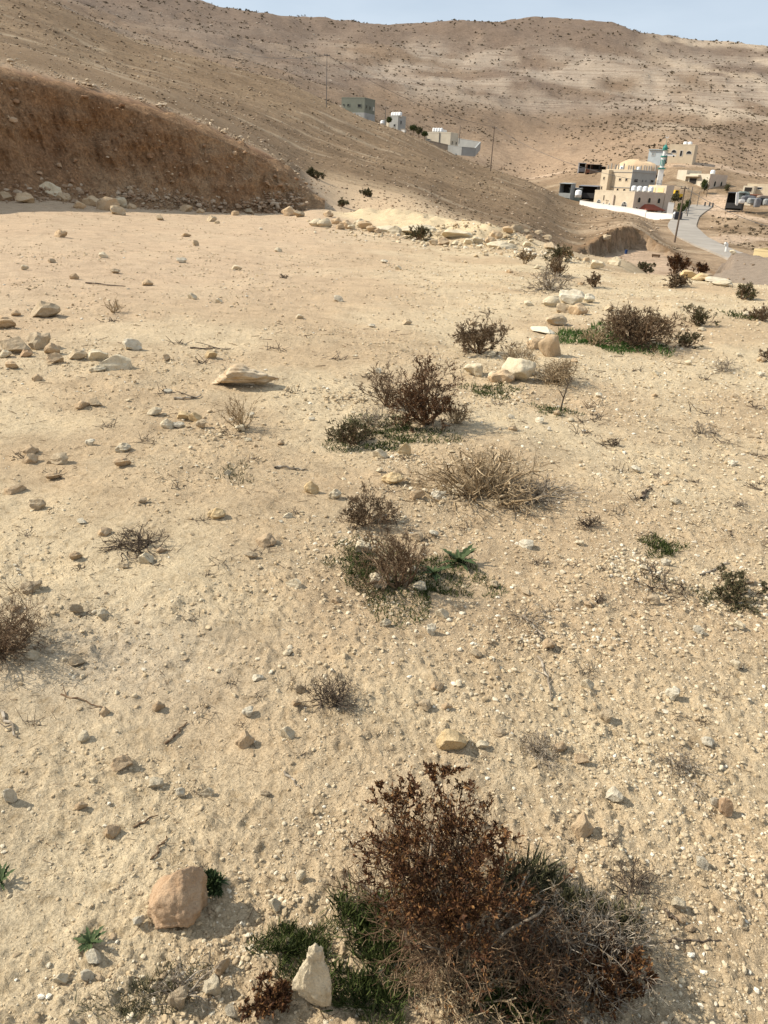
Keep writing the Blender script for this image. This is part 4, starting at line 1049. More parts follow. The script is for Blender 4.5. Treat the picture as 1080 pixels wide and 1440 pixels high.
# sticks lying on the soil
def stick(pts, wpx, label, mat='grey', kids=0):
    P = [hit(*q) for q in pts]; c = P[0]; m = mpp(c); r = wpx*m/2; rng = random.Random(int(pts[0][0]))
    Q = []
    for a, b in zip(P[:-1], P[1:]):
        for k in range(4): Q.append(a+(b-a)*k/4)
    Q.append(P[-1]); Q = [np.array([q[0]+rng.gauss(0, r*.7), q[1]+rng.gauss(0, r*.7), hz(q[0], q[1])+r*rng.uniform(.6, 1.8)])-c for q in Q]
    S = [(tuple(a), tuple(b), r*(1-.6*i/len(Q)), r*(1-.6*(i+1)/len(Q))) for i, (a, b) in enumerate(zip(Q[:-1], Q[1:]))]
    for k in range(kids):
        a = Q[rng.randrange(1, len(Q)-1)]; d = np.array([rng.gauss(0, 1), rng.gauss(0, 1), abs(rng.gauss(.3, .4))]); d /= np.linalg.norm(d); L = rng.uniform(10, 30)*m
        S.append((tuple(a), tuple(a+d*L*.5), r*.5, r*.4)); d = d+np.array([rng.gauss(0, .3), rng.gauss(0, .3), 0]); S.append((S[-1][1], tuple(a+d*L), r*.4, r*.25))
    o = link('stick', seg_mesh('stick', S, 6, 1), TW[mat]); o.location = c; tag(o, label, 'stick', 'dead sticks on the soil')
stick([(735, 868), (752, 885), (764, 900)], 4.5, 'forked grey dead branch on the gravel right of the brown shrub', 'grey', 4)
stick([(757, 925), (770, 955), (776, 985)], 4, 'grey crooked branch lying below the forked dead branch', 'grey', 3)
stick([(232, 1048), (250, 1032), (262, 1018)], 4, 'short dark stick on the lower left soil', 'brown')
stick([(188, 1163), (205, 1155), (222, 1147)], 3.5, 'dark stick lying level above the big pinkish stone', 'brown')
stick([(214, 1210), (224, 1192), (236, 1177)], 4, 'curved brown stick standing off the soil above the big pinkish stone', 'brown')
stick([(400, 1087), (412, 1098), (421, 1110)], 3.5, 'pale grey twig left of the foreground bush top', 'grey')
stick([(940, 1326), (980, 1324), (1012, 1322)], 4, 'dark straight stick on the bare soil at bottom right', 'dark')
stick([(934, 1281), (946, 1292), (954, 1303)], 4.5, 'short dark stick on the soil right of the bush', 'dark')
stick([(243, 562), (268, 561), (284, 557)], 3.5, 'grey stick left of the thin straw twigs', 'grey', 1)
stick([(268, 490), (295, 492), (325, 492)], 2.5, 'thin dark stick on the soil above the flat slab', 'dark', 1)
stick([(122, 399), (150, 402), (175, 404)], 2.5, 'thin straight stick on the platform above the straw twigs', 'dark')
stick([(385, 659), (408, 660), (430, 661)], 4, 'grey stick lying level left of the ochre stone', 'grey')
stick([(900, 704), (908, 696), (915, 689)], 5, 'short dark stub of wood on the gravel right of the dry tangle', 'dark')
stick([(85, 978), (120, 988), (152, 998)], 3, 'thin brown twig on the soil below the shade of the left shrub', 'brown', 2)
stick([(0, 1000), (14, 1020), (25, 1038)], 5, 'grey stick at the left edge below the left shrub', 'grey', 1)
stick([(985, 810), (1010, 800), (1022, 790)], 3.5, 'grey twig on the pebbles at right', 'grey')
def stalk():
    p = hit(788, 578); m = mpp(p); rng = random.Random(4)
    S = [((0, 0, 0), (.01, 0, .10), .005, .004), ((.01, 0, .10), (.03, .01, .20), .004, .003), ((.03, .01, .20), (.05, .01, .26), .003, .002), ((.01, 0, .10), (-.03, 0, .16), .003, .002), ((0, 0, .0), (.06, 0, .03), .003, .002), ((.03, .01, .2), (0, .01, .25), .003, .002)]
    S = [(tuple(c*1.05 for c in a), tuple(c*1.05 for c in b), r0*1.4, r1*1.4) for a, b, r0, r1 in S]
    o = link('stalk', seg_mesh('stalk', S, 5, 2), TW['dark']); o.location = p; tag(o, 'single dark dead stalk standing right of the sharp edged cream boulder', 'stalk')
stalk()
# twig and straw crumbs strewn everywhere
def wisps():   # dry grass wisps, sparse over the field
    n = 220; x, y = scatter(n, 1.3, 9, -31, 31, pw=2); k = RNG.random(n) < .35+.5*smooth(-1, 2, x)+.3*fbm(x, y, 99, 2); x, y = x[k], y[k]; r = np.hypot(x, y)
    m = 14; xs = np.repeat(x, m); ys = np.repeat(y, m); L = np.repeat(.012*r**.75*RNG.uniform(.7, 1.8, len(x)), m); n2 = len(xs)
    xs = xs+RNG.normal(0, .6, n2)*L; ys = ys+RNG.normal(0, .5, n2)*L; D = np.stack([RNG.normal(0, .9, n2), RNG.normal(0, .9, n2), np.abs(RNG.normal(.45, .3, n2))], 1)
    D /= np.linalg.norm(D, axis=1, keepdims=True); P0 = np.stack([xs, ys, H(xs, ys)], 1); rad = np.maximum(.0006, np.hypot(xs, ys)*.0005)
    V, F = tubes(P0, P0+D*(L*RNG.uniform(.6, 1.6, n2))[:, None], rad, rad*.5, 3); link('dry_grass', np_mesh('dry_grass', V, F, False, attr=np.repeat(RNG.uniform(0, 1, n2), 6)), TW['dark'], kind='stuff')
wisps()
def litter():
    n = 1500; x, y = scatter(n, .75, 9, -34, 34, pw=2); r = np.hypot(x, y); a = RNG.uniform(0, 6.283, n); L = RNG.uniform(.01, .035, n)*np.maximum(1, r/2.2)
    z = H(x, y)+.004; P0 = np.stack([x, y, z], 1); P1 = P0+np.stack([np.cos(a)*L, np.sin(a)*L, RNG.normal(0, .1, n)*L], 1)
    rad = np.maximum(.0009, r*.00045)
    V, F = tubes(P0, P1, rad, rad*.6, 3); link('twig_litter', np_mesh('twig_litter', V, F, False, attr=np.repeat(RNG.uniform(0, .8, n), 6)), TW['brown'], kind='stuff')
litter()
# scrub on the hills: uncounted dark tufts
def scrub():
    def tufts(name, x, y, s, mat, seed, z=None):
        rng = np.random.default_rng(seed); z = H(x, y) if z is None else z; P, D, L = [], [], []
        k = 9
        x = np.repeat(x, k); y = np.repeat(y, k); z = np.repeat(z, k); s = np.repeat(s, k); n = len(x)
        D = np.stack([rng.normal(0, .8, n), rng.normal(0, .8, n), np.abs(rng.normal(.6, .4, n))], 1)
        P = np.stack([x+rng.normal(0, .25, n)*s, y+rng.normal(0, .25, n)*s, z], 1)
        link(name, leaf_mesh(name, P, D, s*rng.uniform(.5, 1, n), s*.3, seed), mat, kind='stuff')
    n = 4200; x, y = scatter(n, 40, 330, -31, 31, pw=2); r = np.hypot(x, y); az = np.degrees(np.arctan2(x, y))
    k = (RNG.random(n) < .45+.6*fbm(x/20, y/20, 96, 3)) & ~((az < -6) & (r < across(_R[:, 3], az)+1)) & (seg_dist(x, y, ROADP)[0] > 6) & (poly_sdf(x, y, CUT) > 1)
    tufts('hillside_scrub', x[k], y[k], np.minimum(.0013*r[k]*np.minimum(RNG.random(k.sum())**(-.3), 2), .35), LF['hill'], 1)
    n = 17000; x, y = scatter(n, 380, 1150, -22, 32, pw=2); r = np.hypot(x, y); az = np.degrees(np.arctan2(x, y)); z = H(x, y)
    den = .28+.45*fbm(x/60, y/60, 97, 3)+.5*smooth(12, 16, az)*(1-smooth(22, 26, az))*smooth(10, 30, z)*(1-smooth(70, 95, z))+.12*smooth(14, 20, az)
    k = RNG.random(n) < den; tufts('hillside_scrub', x[k], y[k], .0012*r[k]*np.minimum(RNG.random(k.sum())**(-.28), 2.0), LF['hill'], 2)
    n = 1500; x, y = scatter(n, 125, 300, 19.5, 30, pw=2); k = (seg_dist(x, y, ROADP)[0] > 7) & (RNG.random(n) < .4+.7*fbm(x/14, y/14, 98, 3))
    for P, wd in TRACKS: k &= seg_dist(x, y, P)[0] > wd*.8
    tufts('hillside_scrub', x[k], y[k], .003*np.hypot(x[k], y[k])*RNG.uniform(.5, 1.2, k.sum()), LF['hill'], 3)
scrub()

# ------------------------------------------------------------------ village
PL = lambda n, c, v=.10, s=.5: plain(n, c, .85, v, s)
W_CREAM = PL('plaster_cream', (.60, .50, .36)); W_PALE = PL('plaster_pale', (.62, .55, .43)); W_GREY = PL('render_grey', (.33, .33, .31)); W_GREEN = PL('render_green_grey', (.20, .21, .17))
W_LGREY = PL('blockwork_grey', (.36, .36, .34)); W_WHITE = PL('white_paint', (.78, .76, .72), .06); W_YEL = PL('plaster_yellow', (.68, .54, .30)); W_STONE = PL('stone_cladding', (.60, .51, .38)); W_MAUVE = PL('stone_cladding_shade_tone', (.56, .47, .38))  # pinkish cladding tone: shade of the right-hand faces put into colour
GLASS = plain('dark_glass', (.03, .032, .035), .25, .2, 2); DARK = plain('dark_opening', (.035, .031, .027), .9, .1, 2); FRAME = plain('frame_white', (.62, .60, .55), .6, .05, 2)  # the near-black puts shade inside openings into colour; wheels and doors reuse it
TANKM = plain('tank_white', (.80, .80, .78), .5, .04, 2); ROOF_R = plain('red_tile', (.30, .085, .05), .8, .2, 3); MGREEN = plain('minaret_green', (.05, .24, .20), .5, .12, 2); WOOD = plain('pole_wood', (.16, .12, .09), .8, .2, 4); STEEL = plain('dark_steel', (.10, .10, .10), .6, .2, 3, metal=.3); RUST = plain('rusty_steel', (.22, .10, .06), .85, .25, 3); CONC = plain('column_concrete', (.30, .28, .25), .9, .15, 3)
def arch_poly(w_, h_, pointed=False, n=8):
    P = [(-w_/2, 0), (w_/2, 0)]; sp = h_-w_/2*(1.15 if pointed else 1)
    for i in range(n+1):
        a = math.pi*i/n
        if pointed: t = math.cos(a); P.append((w_/2*t, sp+w_/2*1.15*(1-abs(t))**.75))
        else: P.append((w_/2*math.cos(a), sp+w_/2*math.sin(a)))
    return P
class House:
    """box whose near vertical edge stands on photo column px; local -y is the left (front) face, +x the right face"""
    def __init__(s, name, label, cat, px, ytop, hpx, wl, wr, r, yaw, mat, group='buildings of the village', mat_r=None, parapet=.35, found=4.0):
        top = vis(px, ytop, r); s.m = mpp(top); m = s.m; az = math.atan2(top[0], top[1]); s.rot = -az+math.radians(yaw)
        s.W = wl*m/math.cos(math.radians(yaw)); s.D = wr*m/max(.15, math.sin(math.radians(-yaw))); s.Hh = hpx*m
        ca, sa = math.cos(s.rot), math.sin(s.rot); cx = top[0]-(s.W/2*ca+s.D/2*sa); cy = top[1]-(s.W/2*sa-s.D/2*ca)
        s.root = empty(name, (cx, cy, top[2]-s.Hh), s.rot); tag(s.root, label, cat, group)
        W, D, Hh = s.W, s.D, s.Hh
        b = MB().box((0, 0, (Hh-found)/2), (W, D, Hh+found)); s.wall = b.build('wall', mat, s.root)
        if parapet:
            q = MB(); t = .22
            for c, d in (((0, -D/2+t/2-.03, Hh+parapet/2), (W+.06, t, parapet)), ((0, D/2-t/2+.03, Hh+parapet/2), (W+.06, t, parapet)), ((-W/2+t/2-.03, 0, Hh+parapet/2), (t, D-2*t+.06, parapet)), ((W/2-t/2+.03, 0, Hh+parapet/2), (t, D-2*t+.06, parapet))): q.box(c, d)
            q.build('parapet', mat, s.root)
    def place(s, o, face, u, v, out=0):
        if face == 'F': o.location = (-s.W/2+u*s.W, -s.D/2-out, v)
        else: o.location = (s.W/2+out+.10, -s.D/2+u*s.D, v); o.rotation_euler.z = math.pi/2
    def win(s, face, u, ypx, wpx, hpx, arch=0, name='window', frame=FRAME, pane=GLASS, bars=0):
        """u along the face, ypx = photo pixels of its sill below the roof line"""
        f = math.cos(math.asin(min(1, abs(math.sin(s.rot))))) if False else 1
        k = s.W/ s.m; w_ = wpx*s.m*1.25; h_ = hpx*s.m; v = s.Hh-ypx*s.m
        t = min(.16, w_*.14); q = MB()
        if arch:
            A = arch_poly(w_, h_, arch == 2); B = arch_poly(w_-2*t, h_-2*t, arch == 2); B = [(p[0], p[1]+t) for p in B]; n = len(A)
            V = [(p[0], -.10, p[1]) for p in A]+[(p[0], -.10, p[1]) for p in B]+[(p[0], .1, p[1]) for p in A]+[(p[0], .1, p[1]) for p in B]
            F = []
            for i in range(n):
                j = (i+1) % n; F += [(i, j, n+j, n+i), (i, 2*n+i, 2*n+j, j), (n+i, n+j, 3*n+j, 3*n+i)]
            q.add(V, F); pane_mb = MB().prism(B, -.03, .1)
        else:
            for c, d in (((0, 0, t/2), (w_, .2, t)), ((0, 0, h_-t/2), (w_, .2, t)), ((-w_/2+t/2, 0, h_/2), (t, .2, h_-2*t)), ((w_/2-t/2, 0, h_/2), (t, .2, h_-2*t))): q.box(c, d)
            pane_mb = MB().box((0, .03, h_/2), (w_-2*t, .14, h_-2*t))
        o = q.build(name, frame, s.root); s.place(o, face, u, v); pane_mb.build('pane', pane, o)
        if bars:
            g = MB()
            for i in range(1, bars+1): g.box((-w_/2+w_*i/(bars+1), -.05, h_*.45), (.08, .06, h_*.8)); g.box((0, -.06, h_*i/(bars+1)), (w_*.9, .06, .09))
            g.build('grille', FRAME, o, 'stuff')
        return o
    def box(s, name, mat, u0, u1, d0, d1, z0, z1, kind=None):  # local box, u along x from left (0..1 of W), d along y from front
        x0, x1 = -s.W/2+u0*s.W, -s.W/2+u1*s.W; y0, y1 = -s.D/2+d0*s.D, -s.D/2+d1*s.D
        return MB().box(((x0+x1)/2, (y0+y1)/2, (z0+z1)/2), (x1-x0, y1-y0, z1-z0)).build(name, mat, s.root, kind)
    def world(s, x, y, z):
        ca, sa = math.cos(s.rot), math.sin(s.rot); l = s.root.location; return (l.x+x*ca-y*sa, l.y+x*sa+y*ca, l.z+z)
def tank(p, r, h, label, group='white water tanks', mat=None):
    o = MB().lathe((0, 0, 0), [(0, 0), (r, 0), (r, h*.32), (r*1.04, h*.34), (r*1.04, h*.38), (r, h*.4), (r, h*.8), (r*.8, h*.93), (r*.3, h), (.0, h)], 12).build('water_tank', mat or TANKM, smooth_=True)
    o.location = p; tag(o, label, 'water tank', group); return o
TANKLABEL = {}
def tank_row(h, u0, u1, d, n, r, hh, label, z=None):
    for i in range(n):
        x = -h.W/2+h.W*(u0+(u1-u0)*i/max(1, n-1)); o = tank(h.world(x, -h.D/2+h.D*d, h.Hh if z is None else z), r, hh, label.replace('one', ('leftmost', 'second from the left', 'third from the left', 'rightmost')[i], 1) if n == 4 else label, 'white roof tanks')

# the grey green house high on the spur
A = House('concrete_house', 'two storey house with dark green grey upper floor, highest on the spur at left', 'house', 513, 138.5, 33, 33, 15, 290, -27, W_GREEN)
A.box('lower_storey', W_LGREY, -.004, 1.006, -.008, 1.01, -4, A.Hh*.47)
for u, y_, w_, h_ in ((.10, 9, 1.6, 2.2), (.30, 10, 3.4, 3.4), (.78, 11.2, 5, 4.6)): A.win('F', u, y_, w_, h_, frame=W_GREEN)
for u, y_ in ((.16, 12), (.50, 12.5)): A.win('R', u, y_, 2.8, 4.4, frame=W_GREEN)
A.win('R', .84, 13, 3, 5, pane=W_PALE)
A.win('F', .76, 25, 4.6, 4.2); A.win('F', .22, 23, 4, 3)
A.win('R', .3, 26, 2.8, 4, pane=W_GREY, frame=W_LGREY)
b = House('block_shed', 'small pale block shed at the left side of the green grey house', 'shed', 480, 148, 10, 7, 3, 289, -25, W_PALE, parapet=0)
b.win('F', .5, 7, 2, 4, name='door', pane=DARK, frame=W_PALE)
# small grey house with four tanks
B = House('small_house', 'small grey house with four white tanks on its roof', 'house', 560, 164, 22, 12, 11, 285, -40, W_LGREY)
B.box('porch_wall', W_PALE, -.85, 0, .1, .6, -3, B.Hh*.86)
B.win('F', .62, 13, 3.4, 4, frame=W_LGREY); B.win('F', .55, 21, 3.6, 5.5, name='door', pane=DARK, frame=W_LGREY); B.win('R', .35, 9, 2.4, 4.6, frame=W_LGREY)
tank_row(B, .08, .95, .3, 4, .62, 1.5, 'one of four white tanks on the roof of the small grey house')
p = vis(538, 171, 284); tank((p[0], p[1], p[2]-1), .7, 1.4, 'single white tank on the ground left of the small grey house')
h2 = House('low_wall', 'low white wall at the foot of the small grey house', 'wall', 569, 182, 5, 5.5, 2, 280, -30, W_WHITE, parapet=0); h2.box('coping', W_PALE, -.03, 1.03, -.1, 1.1, h2.Hh, h2.Hh+.12)
# white house with walled yard
C = House('white_house', 'cream white two storey house with a walled yard in the middle of the spur', 'house', 634, 187.5, 22, 36, 11, 275, -26, W_PALE)
C.box('side_wing', W_PALE, -.10, .08, -.12, .5, -3, C.Hh*.55)
for u, y_ in ((.25, 13.5), (.75, 13.5)): C.win('R', u, y_, 3, 4.4, frame=W_PALE)
C.win('F', .15, 9.5, 4.4, 2.4); C.win('F', .03, 15, 2.6, 4, name='door', pane=GLASS)
C.box('roof_store', W_WHITE, .28, .62, .2, .7, C.Hh, C.Hh+1.2)
C.box('downpipe', STEEL, .555, .575, -.03, -.005, 0, C.Hh+.2)
tank_row(C, .30, .60, .08, 4, .5, 1.6, 'one of four white tanks on the roof of the cream white house', C.Hh)
def wall_line(name, label, pts, hpx, mat, thick=.35, found=.8, cope=True, group='yard walls'):
    """pts: (px, py of the top, r)"""
    T = [vis(*q) for q in pts]; root = empty(name, T[0]); tag(root, label, 'wall', group); o0 = T[0]
    for a, b in zip(T[:-1], T[1:]):
        d = (b-a)[:2]; n = np.array([-d[1], d[0]])/np.linalg.norm(d)*thick/2; m = mpp(a); h_ = hpx*m+found
        V = []
        for q in (a, b):
            for s in (-1, 1):
                for z in (-h_, 0): V.append((q[0]-o0[0]+s*n[0], q[1]-o0[1]+s*n[1], q[2]-o0[2]+z))
        F = [(0, 1, 3, 2), (4, 6, 7, 5), (0, 4, 5, 1), (2, 3, 7, 6), (1, 5, 7, 3), (0, 2, 6, 4)]
        w_ = MB(); w_.add(V, F); w_.build('wall_panel', mat, root)
        if cope:
            V2 = [(v[0], v[1], v[2]) for v in V]; 
            for i, q in enumerate((a, b)):
                for j, s in enumerate((-1, 1)):
                    for k, z in enumerate((.0, .14)): V2[i*4+j*2+k] = (q[0]-o0[0]+s*n[0]*1.25, q[1]-o0[1]+s*n[1]*1.25, q[2]-o0[2]+z)
            w_ = MB(); w_.add(V2, F); w_.build('coping', mat, root)
    return root
wall_line('boundary_wall', 'grey yard wall right of the cream white house with its far side in sun', [(625, 203.5, 272), (650, 207, 268), (668, 208.5, 268), (675.5, 200, 288), (645, 195, 294)], 7, W_LGREY)
wall_line('boundary_wall', 'low grey brown wall below the left side of the cream white house', [(604, 198, 270), (630, 204, 269)], 4, plain('mud_wall', (.28, .23, .18), .9, .15, 1))
# unfinished block with roof columns
D = House('unfinished_building', 'unfinished concrete building with bare columns on its roof behind the mosque', 'building', 890, 240, 40, 37, 33, 305, -40, W_CREAM)
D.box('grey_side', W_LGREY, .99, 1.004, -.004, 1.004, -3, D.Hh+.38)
D.box('stair_bay', W_CREAM, -.02, .26, -.16, .02, -4, D.Hh+.1)
for u in (.58, .82): D.win('F', u, 14, 4, 4.4, frame=W_CREAM)
for u in (.55, .80): D.win('F', u, 27, 3.6, 4, frame=W_CREAM)
o = D.win('F', .11, 13, 2.6, 4.4, frame=W_CREAM); o.location.y -= .16*D.D
o = D.win('F', .07, 26, 2.4, 4.6, frame=W_CREAM); o.location.y -= .16*D.D
D.win('R', .18, 15, 7, 5.2, frame=W_LGREY, pane=GLASS); D.win('R', .46, 14, 2.2, 3.4, frame=W_LGREY); D.win('R', .60, 14, 2.2, 3.4, frame=W_LGREY); D.win('R', .86, 15, 6, 5.2, frame=W_LGREY)
for k, f_ in enumerate((.45, .95)): 
    q = D.box('floor_slab', CONC, -.006, 1.01, -.012, 1.012, D.Hh*f_-.15, D.Hh*f_+.1)
cm = MB().box((0, 0, .95), (.32, .32, 1.9)).v; 
colme = None
for u in (.03, .15, .30, .42, .62, .80, .97):
    for d in (.03, .35, .68, .97):
        if (u in (.15, .42, .62) and d in (.35, .68)): continue
        if colme is None: q = MB().box((0, 0, .95), (.34, .34, 1.9)).build('column', CONC, D.root); colme = q.data
        else: q = link('column', colme, None, D.root)
        q.location = (-D.W/2+u*D.W, -D.D/2+d*D.D, D.Hh); q.scale.z = random.Random(int(u*100+d*7)).uniform(.8, 1.25)
tank(D.world(-.05*D.W, -.35*D.D, D.Hh), .8, 1.6, 'left white tank among the roof columns of the unfinished building'); tank(D.world(.33*D.W, -.1*D.D, D.Hh), .7, 1.5, 'right white tank among the roof columns of the unfinished building')
# mosque
E = House('mosque', 'cream stone mosque hall with arched windows and a red tiled porch roof', 'mosque', 893, 271, 27, 57, 52, 272, -42, W_STONE)
E.box('shaded_side', W_MAUVE, .995, 1.003, -.003, 1.003, -4, E.Hh+.36)  # skin over the right face, shade painted into its darker tone
E.win('F', .14, 19.5, 7, 8.5, 1, bars=2); E.win('F', .79, 22.5, 8.5, 10.5, 1, bars=2)
for u, y_ in ((.255, 12), (.51, 14)): E.win('F', u, y_, 1.8, 7, frame=W_STONE, pane=DARK)
for u, y_ in ((.33, 13), (.37, 13.2), (.35, 16)): E.win('F', u, y_, 1.4, 1.8, frame=W_STONE, pane=DARK)
for u in (.27, .42):
    q = MB().prism([(-.55, .75), (0, 0), (.55, .75), (0, 1.5)], -.06, .05).build('diamond_window', FRAME, E.root); E.place(q, 'F', u, E.Hh-20.5*E.m); MB().prism([(-.32, .75), (0, .3), (.32, .75), (0, 1.2)], -.08, .02).build('pane', GLASS, q)
E.box('pilaster', W_MAUVE, .50, .53, -.03, -.002, 0, E.Hh-4*E.m)
for u in (.13, .40, .66): E.win('R', u, 13, 5.4, 8, 1, pane=GLASS, frame=W_STONE)
for u in (.10,): E.win('R', u, 25, 5.4, 7, 1, frame=W_STONE)
E.win('R', .80, 26.5, 3.2, 5, name='door', pane=DARK, frame=W_MAUVE)
E.box('stair_tower', W_STONE, .58, 1.012, .80, 1.004, .2, E.Hh+11.5*E.m)
E.box('tower_side', W_MAUVE, 1.008, 1.016, .80, 1.006, -4, E.Hh+11.5*E.m)  # right face of the tower in the same painted shade tone
for u in (.60, .80):  # sunk panels of the tower
    q = MB().box((0, 0, 0), (E.W*.14, .12, 6*E.m)).build('recessed_panel', W_YEL, E.root); q.location = (-E.W/2+(u+.09)*E.W, -E.D/2+.80*E.D-.05, E.Hh+5.2*E.m)
for y_ in (-2, 13): E.win('R', .90, y_+4, 2.0, 5.5, frame=W_MAUVE)
q = MB(); xw = .52*E.D; yc = -E.D/2+.42*E.D; zt = E.Hh-14*E.m; zb = E.Hh-21*E.m; out = 3.2
q.add([(E.W/2, yc-xw*.22, zt), (E.W/2, yc+xw*.22, zt), (E.W/2+out, yc-xw*.5, zb), (E.W/2+out, yc+xw*.5, zb), (E.W/2, yc-xw*.5, zb), (E.W/2, yc+xw*.5, zb),
       (E.W/2+out, yc-xw*.5, zb-.2), (E.W/2+out, yc+xw*.5, zb-.2), (E.W/2, yc-xw*.5, zb-.2), (E.W/2, yc+xw*.5, zb-.2)],
      [(0, 2, 3, 1), (0, 4, 2), (1, 3, 5), (2, 6, 7, 3), (4, 8, 6, 2), (5, 3, 7, 9), (8, 9, 7, 6)])
porch = q.build('porch_roof', ROOF_R, E.root)
for s in (-.42, 0, .42): MB().box((E.W/2+out-.3, yc+xw*s, (zb-.2-4)/2), (.25, .25, zb-.2+4)).build('porch_post', W_STONE, E.root)
for i in range(4): 
    tank(E.world(-E.W/2+E.W*(.90+.0*i)+.0, -E.D/2+E.D*(.02+.15*i)+.8, E.Hh), .85, 2.1, ('leftmost', 'second from the left', 'third from the left', 'rightmost')[i]+' of four white tanks on the mosque roof behind the corner parapet', 'tanks on the mosque roof')
# minaret
base = vis(926, 262, 292); mm = mpp(base); mt = empty('minaret', (base[0], base[1], base[2]-6), -math.atan2(base[0], base[1])-.7)
tag(mt, 'slender white minaret with green balconies and a green dome behind the mosque', 'minaret')
k = mm; Zb = 6
def sect(name, mat, w0, w1, z0, z1, n=4): return MB().cyl((0, 0, z0), w0*k*.707 if n == 4 else w0*k/2, (z1-z0), n, w1*k*.707 if n == 4 else w1*k/2).build(name, mat, mt)
sect('shaft', W_WHITE, 7.4, 6.6, 0, Zb+22*k); sect('balcony', MGREEN, 9.2, 9.4, Zb+22*k, Zb+23.6*k); sect('upper_shaft', W_WHITE, 6.0, 5.4, Zb+23.6*k, Zb+37*k, 8)
sect('balcony', MGREEN, 8.2, 8.6, Zb+37*k, Zb+38.6*k, 8); sect('lantern', W_WHITE, 4.2, 3.8, Zb+38.6*k, Zb+45.5*k, 8); sect('cornice', MGREEN, 6.4, 6.8, Zb+45.5*k, Zb+46.6*k, 8)
MB().lathe((0, 0, Zb+46.6*k), [(3.0*k, 0), (3.5*k, 1.2*k), (3.3*k, 2.6*k), (2.4*k, 4.2*k), (1.2*k, 5.4*k), (.45*k, 6.6*k), (.0, 7.2*k)], 14).build('dome', MGREEN, mt, smooth_=True)
MB().cyl((0, 0, Zb+52*k), .35*k, 8.6*k, 6, .2*k).build('spire', MGREEN, mt)
cr = MB(); n = 12; P = []
for i in range(n+1): a = math.pi*(.72+1.56*i/n); P.append((2.1*k*math.cos(a+math.pi/2*0)+0, 2.1*k*math.sin(a)))
Q = [(p[0]*.72, p[1]*.72+.45*k) for p in P][::-1]
cr.prism([(p[0], p[1]) for p in P]+Q, -.12, .12); cq = cr.build('crescent', W_WHITE, mt); cq.location = (0, 0, Zb+62.4*k); cq.rotation_euler.z = .7
for a in range(4):
    for z0, z1 in ((2, 8), (11, 17)):
        q = MB().box((0, 0, 0), (2.0*k, .3, (z1-z0)*k)).build('slit_window', DARK, mt); w_ = 7.4*k/2-.02*(z0); an = a*math.pi/2+math.pi/4; q.location = (math.cos(an+math.pi/4)*w_*.99, math.sin(an+math.pi/4)*w_*.99, Zb+(z0+z1)/2*k); q.rotation_euler.z = an+math.pi/4+math.pi/2
for a in range(8):
    q = MB().box((0, 0, 0), (1.1*k, .25, 8*k)).build('slit_window', MGREEN, mt); an = a*math.pi/4+math.pi/8; q.location = (math.cos(an)*2.66*k, math.sin(an)*2.66*k, Zb+30*k); q.rotation_euler.z = an+math.pi/2
wall_line('perimeter_wall', 'long white wall stepping down in front of the mosque', [(816, 282.3, 278), (852, 288, 270), (909, 296.3, 258)], 13, W_WHITE, cope=True)
wall_line('perimeter_wall', 'lower end of the white mosque wall beside the road', [(909.5, 298.5, 258), (947, 301.5, 250), (949, 298.5, 258)], 13, W_WHITE, cope=True)
wall_line('gate_wall', 'short white gate wall between the mosque and the road', [(940, 285, 262), (948.5, 286, 262)], 14, W_WHITE)
# houses beyond the road
F_ = House('stone_house', 'pale stone house with pointed windows and a veranda right of the minaret', 'house', 999, 246, 26, 30, 23, 345, -38, W_PALE)
F_.box('side_tower', W_PALE, -.42, .0, -.10, .75, -4, F_.Hh+1.6)
F_.box('veranda_roof', W_PALE, .0, .58, -.14, .0, F_.Hh-.7, F_.Hh)
F_.win('F', .28, 13, 11, 9, name='veranda_shade_panel', pane=DARK, frame=W_PALE)  # dark pane on a solid wall, painting the shade of the veranda recess
F_.win('F', .78, 16, 4.5, 11, 2, pane=GLASS, frame=W_PALE)
for u in (.34, .72): F_.win('R', u, 15, 4, 8.6, 2, frame=W_PALE)
o = F_.box('shaded_side', W_MAUVE, .994, 1.003, -.003, 1.003, -4, F_.Hh+.36)  # right wall skin with the shade put into its colour
tank(F_.world(.2*F_.W, 0, F_.Hh), .9, 2.0, 'grey white tank on the roof of the pale stone house')
G = House('low_house', 'low cream house at the right edge behind the scrap heap', 'house', 1088, 261, 15, 34, 8, 315, -14, W_CREAM)
G.win('F', .50, 6, 5.5, 3.6)
o = House('open_shed', 'open fronted shed joined to the left of the low cream house', 'shed', 1061, 262, 11, 14, 6, 313, -14, W_PALE, parapet=.1); o.win('F', .5, 8, 9, 7, name='shade_panel', pane=DARK, frame=W_PALE)  # solid box; its shaded inside is painted as a dark pane
U = House('hill_house', 'single storey cream house with two arched windows high behind the minaret', 'house', 978, 204.5, 18, 34, 4, 385, -10, W_CREAM)
U.win('F', .20, 10.5, 6.2, 4.8, 1); U.win('F', .80, 11.5, 6.2, 4.8, 1); U.win('F', .50, 14.5, 3.2, 8, name='door', pane=DARK)
tank(U.world(.05*U.W, -.1*U.D, U.Hh), .9, 1.6, 'left one of two white tanks on the roof of the hill house'); tank(U.world(.23*U.W, -.1*U.D, U.Hh), .9, 1.6, 'right one of two white tanks on the roof of the hill house')
S1 = House('metal_shed', 'bluish white metal shed left of the hill house', 'shed', 936, 211, 10, 22, 4, 388, -12, PL('blue_white_metal', (.50, .56, .58)), parapet=0)
S1.box('shed_roof', PL('roof_sheet', (.42, .5, .54)), -.03, 1.03, -.1, 1.1, S1.Hh, S1.Hh+.25); S1.win('F', .3, 8, 4, 5, name='door', pane=PL('door_grey', (.3, .33, .34)))
